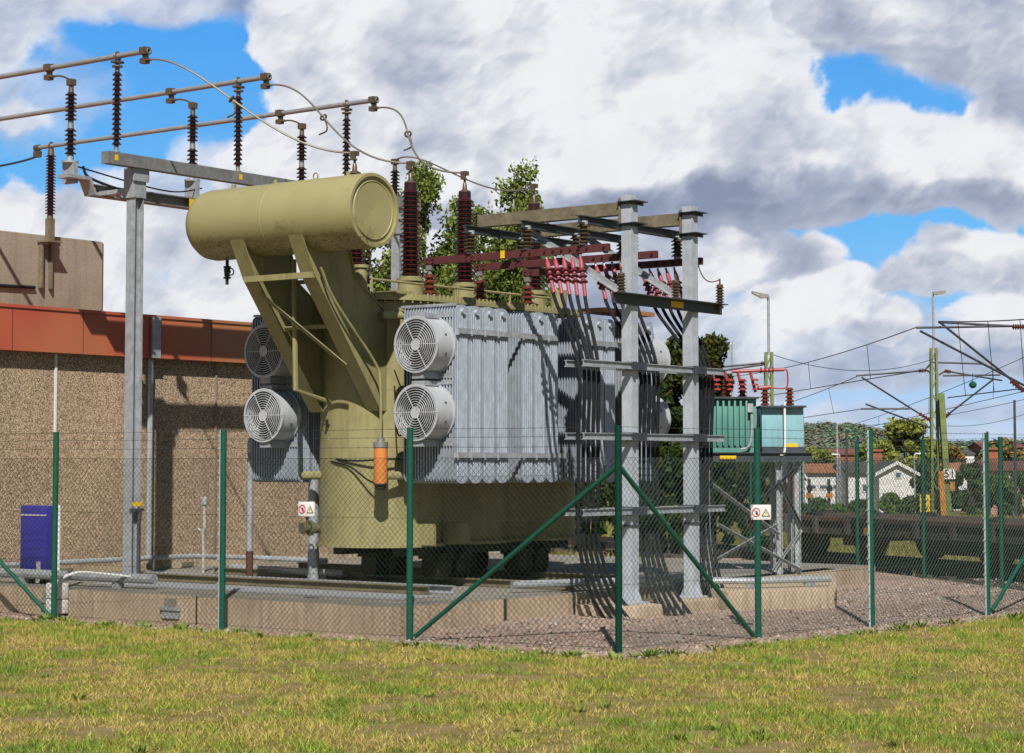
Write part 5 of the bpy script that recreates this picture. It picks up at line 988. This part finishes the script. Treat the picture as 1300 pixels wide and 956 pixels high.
# ------------------------------------------------------------------ houses beyond the railway
def house(lab, px0, px1, pr, pe, Y, wall, roof, gable=None, chim=None, depth=9., wins=()):
    """gable-roofed house: eaves at pe, ridge at pr; gable: 'front' shows the gable wall"""
    k = Y/F_PX; x0, x1 = (px0-650)*k, (px1-650)*k; zb = -2.6; ze, zr = EYE+(588-pe)*k, EYE+(588-pr)*k; cx = (x0+x1)/2; B = (cx, Y, zb); w = (x1-x0)/2
    t = thing('house', lab, 'house', B); ze -= zb; zr -= zb
    mb = MB()
    if gable: mb.prism([(-w, 0), (w, 0), (w, ze), (0, zr), (-w, ze)], 0, depth, 'y')
    else: mb.prism([(0, 0), (depth, 0), (depth, ze), (depth/2, zr), (0, ze)], -w, w, 'x')
    part(mb, 'wall', wall, t)
    mb = MB(); th = .18
    if gable:
        for s in (-1, 1): mb.prism([(0, zr+.02), (s*(w+.4), ze-.4*(zr-ze)/w+.02), (s*(w+.4), ze-.4*(zr-ze)/w+th), (0, zr+th)], -.35, depth+.35, 'y')
    else:
        for s in (0, 1):
            e = -.4 if s == 0 else depth+.4; mb.prism([(depth/2, zr+.02), (e, ze-.4*(zr-ze)/(depth/2)+.02), (e, ze-.4*(zr-ze)/(depth/2)+th), (depth/2, zr+th)], -w-.3, w+.3, 'x')
    rf = part(mb, 'roof', roof, t)
    if gable:
        mb = MB()
        for s in (-1, 1): mb.bar((0, -.37, zr+.02), (s*(w+.42), -.37, ze-.42*(zr-ze)/w+.02), .05, .3, up=(0, 1, 0)) if False else mb.prism([(0, zr-.12), (s*(w+.42), ze-.42*(zr-ze)/w-.12), (s*(w+.42), ze-.42*(zr-ze)/w+.2), (0, zr+.2)], -.42, -.36, 'y')
        part(mb, 'bargeboard', 'white', t)
    if chim: mb = MB(); cxx = (chim-650)*k-cx; mb.bx(cxx-.45, cxx+.45, depth*.45, depth*.6, zr-1.0, zr+1.15); mb.bx(cxx-.52, cxx+.52, depth*.43, depth*.62, zr+1.15, zr+1.35); part(mb, 'chimney', 'brick_red', rf)
    for (wx, wy, ww, wh) in wins:
        x = (wx-650)*k-cx; z = EYE+(588-wy)*k-zb; mb = MB(); mb.bx(x-ww*k/2-.12, x+ww*k/2+.12, -.06, .02, z-wh*k/2-.12, z+wh*k/2+.12); wn_ = part(mb, 'window', 'white', t); mb = MB(); mb.bx(x-ww*k/2, x+ww*k/2, -.085, -.062, z-wh*k/2, z+wh*k/2); part(mb, 'pane', 'glass_dark', wn_)
    return t
house('white house with orange tiled roof behind the two low signals', 1020, 1072, 591, 600, 190, 'white_wall', 'roof_orange', wins=[(1030, 618, 9, 4), (1044, 618, 9, 4), (1060, 618, 7, 4)])
house('grey roofed brick house end at the left of the white houses', 1003, 1019, 590, 602, 180, 'brick_red', 'roof_dark', gable=True, depth=7)
house('white house with dark roof and a square window between the two far masts', 1076, 1114, 589, 600, 185, 'white_wall', 'roof_dark', chim=1123, wins=[(1098, 619, 8, 8)])
house('white gable house with a small blue square window', 1115, 1160, 588, 600, 181, 'white_wall', 'roof_dark', gable=True, wins=[(1139, 603, 6, 6)])
house('pink house with dark red roof and chimney at the right edge', 1256, 1325, 588, 597, 175, 'pink_wall', 'roof_red', chim=1274, wins=[(1277, 604, 4, 5), (1296, 604, 4, 5)])
house('low house with orange roof and white gable left of the double fence post', 1205, 1246, 590, 601, 200, 'white_wall', 'roof_orange', gable=None, depth=8)
house('long red roofed house on the slope above the white houses', 1052, 1092, 570, 577, 330, 'brick_red', 'roof_red', depth=12)
house('distant red roofed house on the slope at the right', 1246, 1298, 562, 568, 420, 'brick_red', 'roof_red', depth=12)
house('pale distant house below the wooded ridge at the right', 1222, 1236, 573, 577, 420, 'white_wall', 'roof_dark', depth=10)
# ------------------------------------------------------------------ trees
def tree_leaves(parent, clusters, n, size, c_lo, c_hi, matn='leaf', squash=1., name='crown', tint=None, droop=0.):
    """clusters: (centre, radius, weight)"""
    cs = np.array([c[0] for c in clusters]); rs = np.array([c[1] for c in clusters]); w = np.array([c[2] for c in clusters]); w = w/w.sum(); i = rng.choice(len(cs), n, p=w)
    d = rvec(n)*(rng.random((n, 1))**.45); d[:, 2] *= squash; P = cs[i]+d*rs[i][:, None]
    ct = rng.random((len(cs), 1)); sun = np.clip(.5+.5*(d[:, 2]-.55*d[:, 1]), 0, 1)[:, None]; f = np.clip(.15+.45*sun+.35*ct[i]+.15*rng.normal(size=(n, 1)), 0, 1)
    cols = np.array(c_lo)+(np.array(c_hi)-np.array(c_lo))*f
    if tint is not None: k = rng.random((n, 1)) < tint[1]*ct[i]*1.6; cols = np.where(k, np.array(tint[0])*(.6+.7*rng.random((n, 1))), cols)
    a = rvec(n); a[:, 2] -= droop; a /= np.linalg.norm(a, axis=1)[:, None]; b = np.cross(a, rvec(n)); b /= np.linalg.norm(b, axis=1)[:, None]; s = size*(.6+.8*rng.random((n, 1)))
    return quads(name, P, a*s, b*s*.55, cols, matn, parent)
def birch(lab, px, Y, ptop, pbot, wid, n, leaders=1, seed=1):
    r = random.Random(seed); base = at(px, 588, Y); B = (base.x, Y, 0); zt = EYE+(588-ptop)/F_PX*Y; zb = EYE+(588-pbot)/F_PX*Y; t = thing('birch_tree', lab, 'tree', B, group='birch trees behind the transformer')
    k = Y/F_PX; mbT = MB(); mbB = MB(); cl = []
    for q in range(leaders):
        ox = (q-(leaders-1)/2)*wid*k*(.42 if leaders < 3 else .17)+r.uniform(-.2, .2); top = zt-(0 if q == leaders//2 else r.uniform(.1, .9)); tr_ = crom([(0, 0, 0), (ox*.35, r.uniform(-.1, .1), zt*.3), (ox*.8, r.uniform(-.2, .2), zt*.65), (ox, r.uniform(-.2, .2), top)], 6)
        mbT.tube(tr_, [.11*(1-.93*i/(len(tr_)-1)) for i in range(len(tr_))], 8)
        for j in range(26):
            f = .28+.70*j/25; p = tr_[min(len(tr_)-2, int(f*(len(tr_)-1)))]; p = Vector((p.x, p.y, top*f)); a = r.uniform(0, 2*PI); L = wid*k*.5*(1.02-f)**.62*r.uniform(.6, 1.15)+.12
            d = Vector((math.cos(a), math.sin(a), .75)); e = p+d*L*.75; e2 = e+Vector((d.x*.25*L, d.y*.25*L, -.12*L)); br_ = crom([p, p+d*L*.4, e, e2], 3); mbB.tube(br_, [.022*(1-.85*i/(len(br_)-1)) for i in range(len(br_))], 5)
            for u in (.45, .75, 1.): c = p.lerp(e2, u); cl.append(((c.x, c.y, c.z-.05), .16+.20*L*u, .4+L)); 
            for u in range(2): c = p.lerp(e2, r.uniform(.3, 1)); cl.append(((c.x+r.uniform(-.2, .2), c.y+r.uniform(-.2, .2), c.z-r.uniform(.05, .4)), .14, .35))
        cl.append(((ox, 0, top), .12, .3)); cl.append(((ox, 0, top-.35), .18, .4))
    tk = part(mbT, 'trunk', 'birch_bark', t); part(mbB, 'limb', 'trunk', tk)
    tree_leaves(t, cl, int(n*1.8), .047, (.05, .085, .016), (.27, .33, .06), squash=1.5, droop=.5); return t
birch('tall birch with airy green crown between the drum and the second bushing', 510, 40, 212, 390, 190, 22000, 2, 3)
birch('wide birch with several leaders behind the third bushing', 628, 41, 213, 390, 190, 22000, 4, 5)
birch('small birch top poking up behind the frame arm', 682, 43, 240, 390, 60, 4500, 1, 8)
birch('low birch foliage between the two tall bushings', 560, 42, 320, 400, 100, 6500, 1, 9)
def broad(lab, px, Y, ptop, wid, n, size, lo, hi, tint=None, matn='leaf', zb=None, name='broadleaf_tree', pb=None, seed=1, grp=None, ncl=40):
    r = random.Random(seed); base = at(px, 588, Y); k = Y/F_PX; zb = gz(base.x, Y) if zb is None else zb; H = EYE+(588-ptop)*k-zb; w = wid*k/2; t = thing(name, lab, 'tree' if 'tree' in name else 'shrub', (base.x, Y, zb), group=grp)
    mb = MB(); mb.tube(crom([(0, 0, 0), (.05*w, 0, H*.3), (0, .05*w, H*.75)], 4), [max(.05, H*.025)*(1-.09*i) for i in range(9)], 8); tk = part(mb, 'trunk', 'trunk', t)
    cl = []; mb = MB(); lowf = .08 if 'shrub' in name or 'hedge' in name else .2
    for j in range(ncl):
        f = lowf+(1-lowf)*r.random()**.8; a = r.uniform(0, 2*PI); q = math.sqrt(max(.05, 1-((f-.45)/.58)**2))*w*r.uniform(.45, .92); c = Vector((q*math.cos(a), q*math.sin(a), H*min(.93, f))); cl.append((tuple(c), w*r.uniform(.18, .34), 1.))
        if j < 12: mb.tube([Vector((0, 0, H*min(.7, f*.7))), c*.9+Vector((0, 0, H*.07*0))], [max(.02, H*.008), .01], 5)
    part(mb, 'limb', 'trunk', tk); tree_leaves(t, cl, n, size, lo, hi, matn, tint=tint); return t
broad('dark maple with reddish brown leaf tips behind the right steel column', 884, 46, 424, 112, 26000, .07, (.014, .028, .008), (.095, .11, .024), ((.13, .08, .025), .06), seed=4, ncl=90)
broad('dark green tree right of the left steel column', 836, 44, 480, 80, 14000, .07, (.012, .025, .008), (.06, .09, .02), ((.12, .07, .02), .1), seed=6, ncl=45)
HG = 'green shrubs behind the substation'
for i, (px, pt, wd, lab) in enumerate(((800, 575, 70, 'leafy shrub low behind the left steel column'), (850, 560, 60, 'leafy shrub low between the two steel columns'), (905, 565, 70, 'leafy shrub below the ribbed teal transformer'), (960, 580, 60, 'leafy shrub below the smooth teal transformer'), (745, 580, 60, 'leafy shrub behind the cable bundle'))):
    broad(lab, px, 43+i*.6, pt, wd, 5000, .07, (.012, .028, .008), (.07, .11, .022), None, name='shrub', seed=20+i, grp=HG)
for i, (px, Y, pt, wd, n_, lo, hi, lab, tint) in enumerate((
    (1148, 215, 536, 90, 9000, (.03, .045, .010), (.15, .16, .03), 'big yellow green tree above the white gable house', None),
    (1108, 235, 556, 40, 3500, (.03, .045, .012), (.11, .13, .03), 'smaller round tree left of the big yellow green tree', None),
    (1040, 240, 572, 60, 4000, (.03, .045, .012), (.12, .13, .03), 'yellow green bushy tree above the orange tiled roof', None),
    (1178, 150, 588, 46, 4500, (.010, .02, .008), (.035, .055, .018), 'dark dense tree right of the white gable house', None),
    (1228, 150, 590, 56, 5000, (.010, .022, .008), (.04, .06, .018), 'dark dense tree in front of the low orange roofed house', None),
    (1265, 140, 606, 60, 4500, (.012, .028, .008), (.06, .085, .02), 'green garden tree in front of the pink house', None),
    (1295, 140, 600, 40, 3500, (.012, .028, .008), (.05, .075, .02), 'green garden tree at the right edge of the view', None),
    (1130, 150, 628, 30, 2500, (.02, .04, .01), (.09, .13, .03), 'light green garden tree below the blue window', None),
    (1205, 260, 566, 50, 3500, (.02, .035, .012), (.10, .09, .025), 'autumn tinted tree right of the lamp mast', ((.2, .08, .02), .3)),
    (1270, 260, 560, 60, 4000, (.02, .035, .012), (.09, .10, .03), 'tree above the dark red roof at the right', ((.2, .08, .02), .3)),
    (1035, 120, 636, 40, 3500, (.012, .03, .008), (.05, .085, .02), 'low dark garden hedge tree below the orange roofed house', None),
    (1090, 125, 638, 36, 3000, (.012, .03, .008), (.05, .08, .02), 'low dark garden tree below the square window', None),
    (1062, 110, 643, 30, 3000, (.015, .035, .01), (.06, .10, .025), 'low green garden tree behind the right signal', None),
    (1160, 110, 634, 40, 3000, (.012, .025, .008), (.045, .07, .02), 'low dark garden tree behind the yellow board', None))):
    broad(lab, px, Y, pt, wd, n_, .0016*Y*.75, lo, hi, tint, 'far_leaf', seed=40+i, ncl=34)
# wooded hills on the horizon
HX = [(-700, 4), (-200, 9), (0, 11), (70, 13), (98, 14.), (112, 15), (122, 12), (135, 8.5), (150, 8), (180, 8.5), (260, 10), (500, 14), (900, 6)]
def ridge(x): return float(np.interp(x, [h[0] for h in HX], [h[1] for h in HX]))
mb = MB(); xs = np.linspace(-700, 900, 120); ys = [330, 400, 480, 560, 640, 700, 800]; fz = [0, .03, .15, .45, .8, 1, .9]
vs = [(x, y, -2.7+(ridge(x*700/max(y, 560) if False else x)+1.5)*f+(.8*math.sin(x*.05+y*.02) if f > .1 else 0)) for y, f in zip(ys, fz) for x in xs]
mb.add(vs, [(i*120+j, i*120+j+1, (i+1)*120+j+1, (i+1)*120+j) for i in range(6) for j in range(119)]); solo(mb, 'hills', 'hill_green', None, None, kind='structure', sharp=180)
cl = []; C = []; R_s = []
nt_ = 2600
hx = np.concatenate([rng.uniform(60, 200, 2300), rng.uniform(-300, 400, 300)]); hy = rng.uniform(470, 715, nt_)
for x_, y_ in zip(hx, hy): f = float(np.interp(y_, ys, fz)); C.append((x_, y_, -2.7+(ridge(x_)+1.5)*f)); R_s.append(rng.uniform(1.2, 3.0))
C = np.array(C); R_s = np.array(R_s); per = 42; i = np.repeat(np.arange(nt_), per); n = len(i); d = rvec(n); d[:, 2] = np.abs(d[:, 2])*1.25; P = C[i]+d*R_s[i][:, None]*(.8+.25*rng.random((n, 1)))
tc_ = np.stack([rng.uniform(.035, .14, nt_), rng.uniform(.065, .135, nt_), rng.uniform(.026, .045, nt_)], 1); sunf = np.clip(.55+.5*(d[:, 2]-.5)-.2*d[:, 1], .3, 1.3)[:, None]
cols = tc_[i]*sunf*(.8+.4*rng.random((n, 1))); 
haze = .25; cols = cols*(1-haze)+np.array([.09, .12, .15])*haze  # bluish distance haze mixed into the tree colours
a = np.cross(d, rvec(n)); a /= np.linalg.norm(a, axis=1)[:, None]; b = np.cross(d, a); b /= np.linalg.norm(b, axis=1)[:, None]
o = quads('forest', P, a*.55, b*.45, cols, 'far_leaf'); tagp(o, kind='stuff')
# dry grass tufts on the railway side
n = 60000; x = rng.uniform(-3, 18, n); y = rng.uniform(33, 75, n); k = (np.abs(x) < y*.27+1); x, y = x[k], y[k]
q = (x-R0.x)*RN.x+(y-R0.y)*RN.y; k = (q < -1.35) | (q > 2.6); x, y, q = x[k], y[k], q[k]
inside = (x < 8.05-.226/.974*(y-28.55)-.25) & (y < 41); x, y = x[~inside], y[~inside]; n = len(x); d = rvec(n); d[:, 2] = np.abs(d[:, 2])*.5+.9; d /= np.linalg.norm(d, axis=1)[:, None]; sd = np.cross(d, rvec(n)); sd /= np.linalg.norm(sd, axis=1)[:, None]
g_ = vnoise(x, y, .5, 9)[:, None]; cols = (np.array([.40, .33, .10])*(1-g_)+np.array([.19, .25, .045])*g_)*(.6+.8*rng.random((n, 1)))
o = quads('rough_grass', np.stack([x, y, np.zeros(n)], 1), sd*.012, d*(.08+.22*rng.random((n, 1))), cols, 'blade', tri=True); tagp(o, kind='stuff')
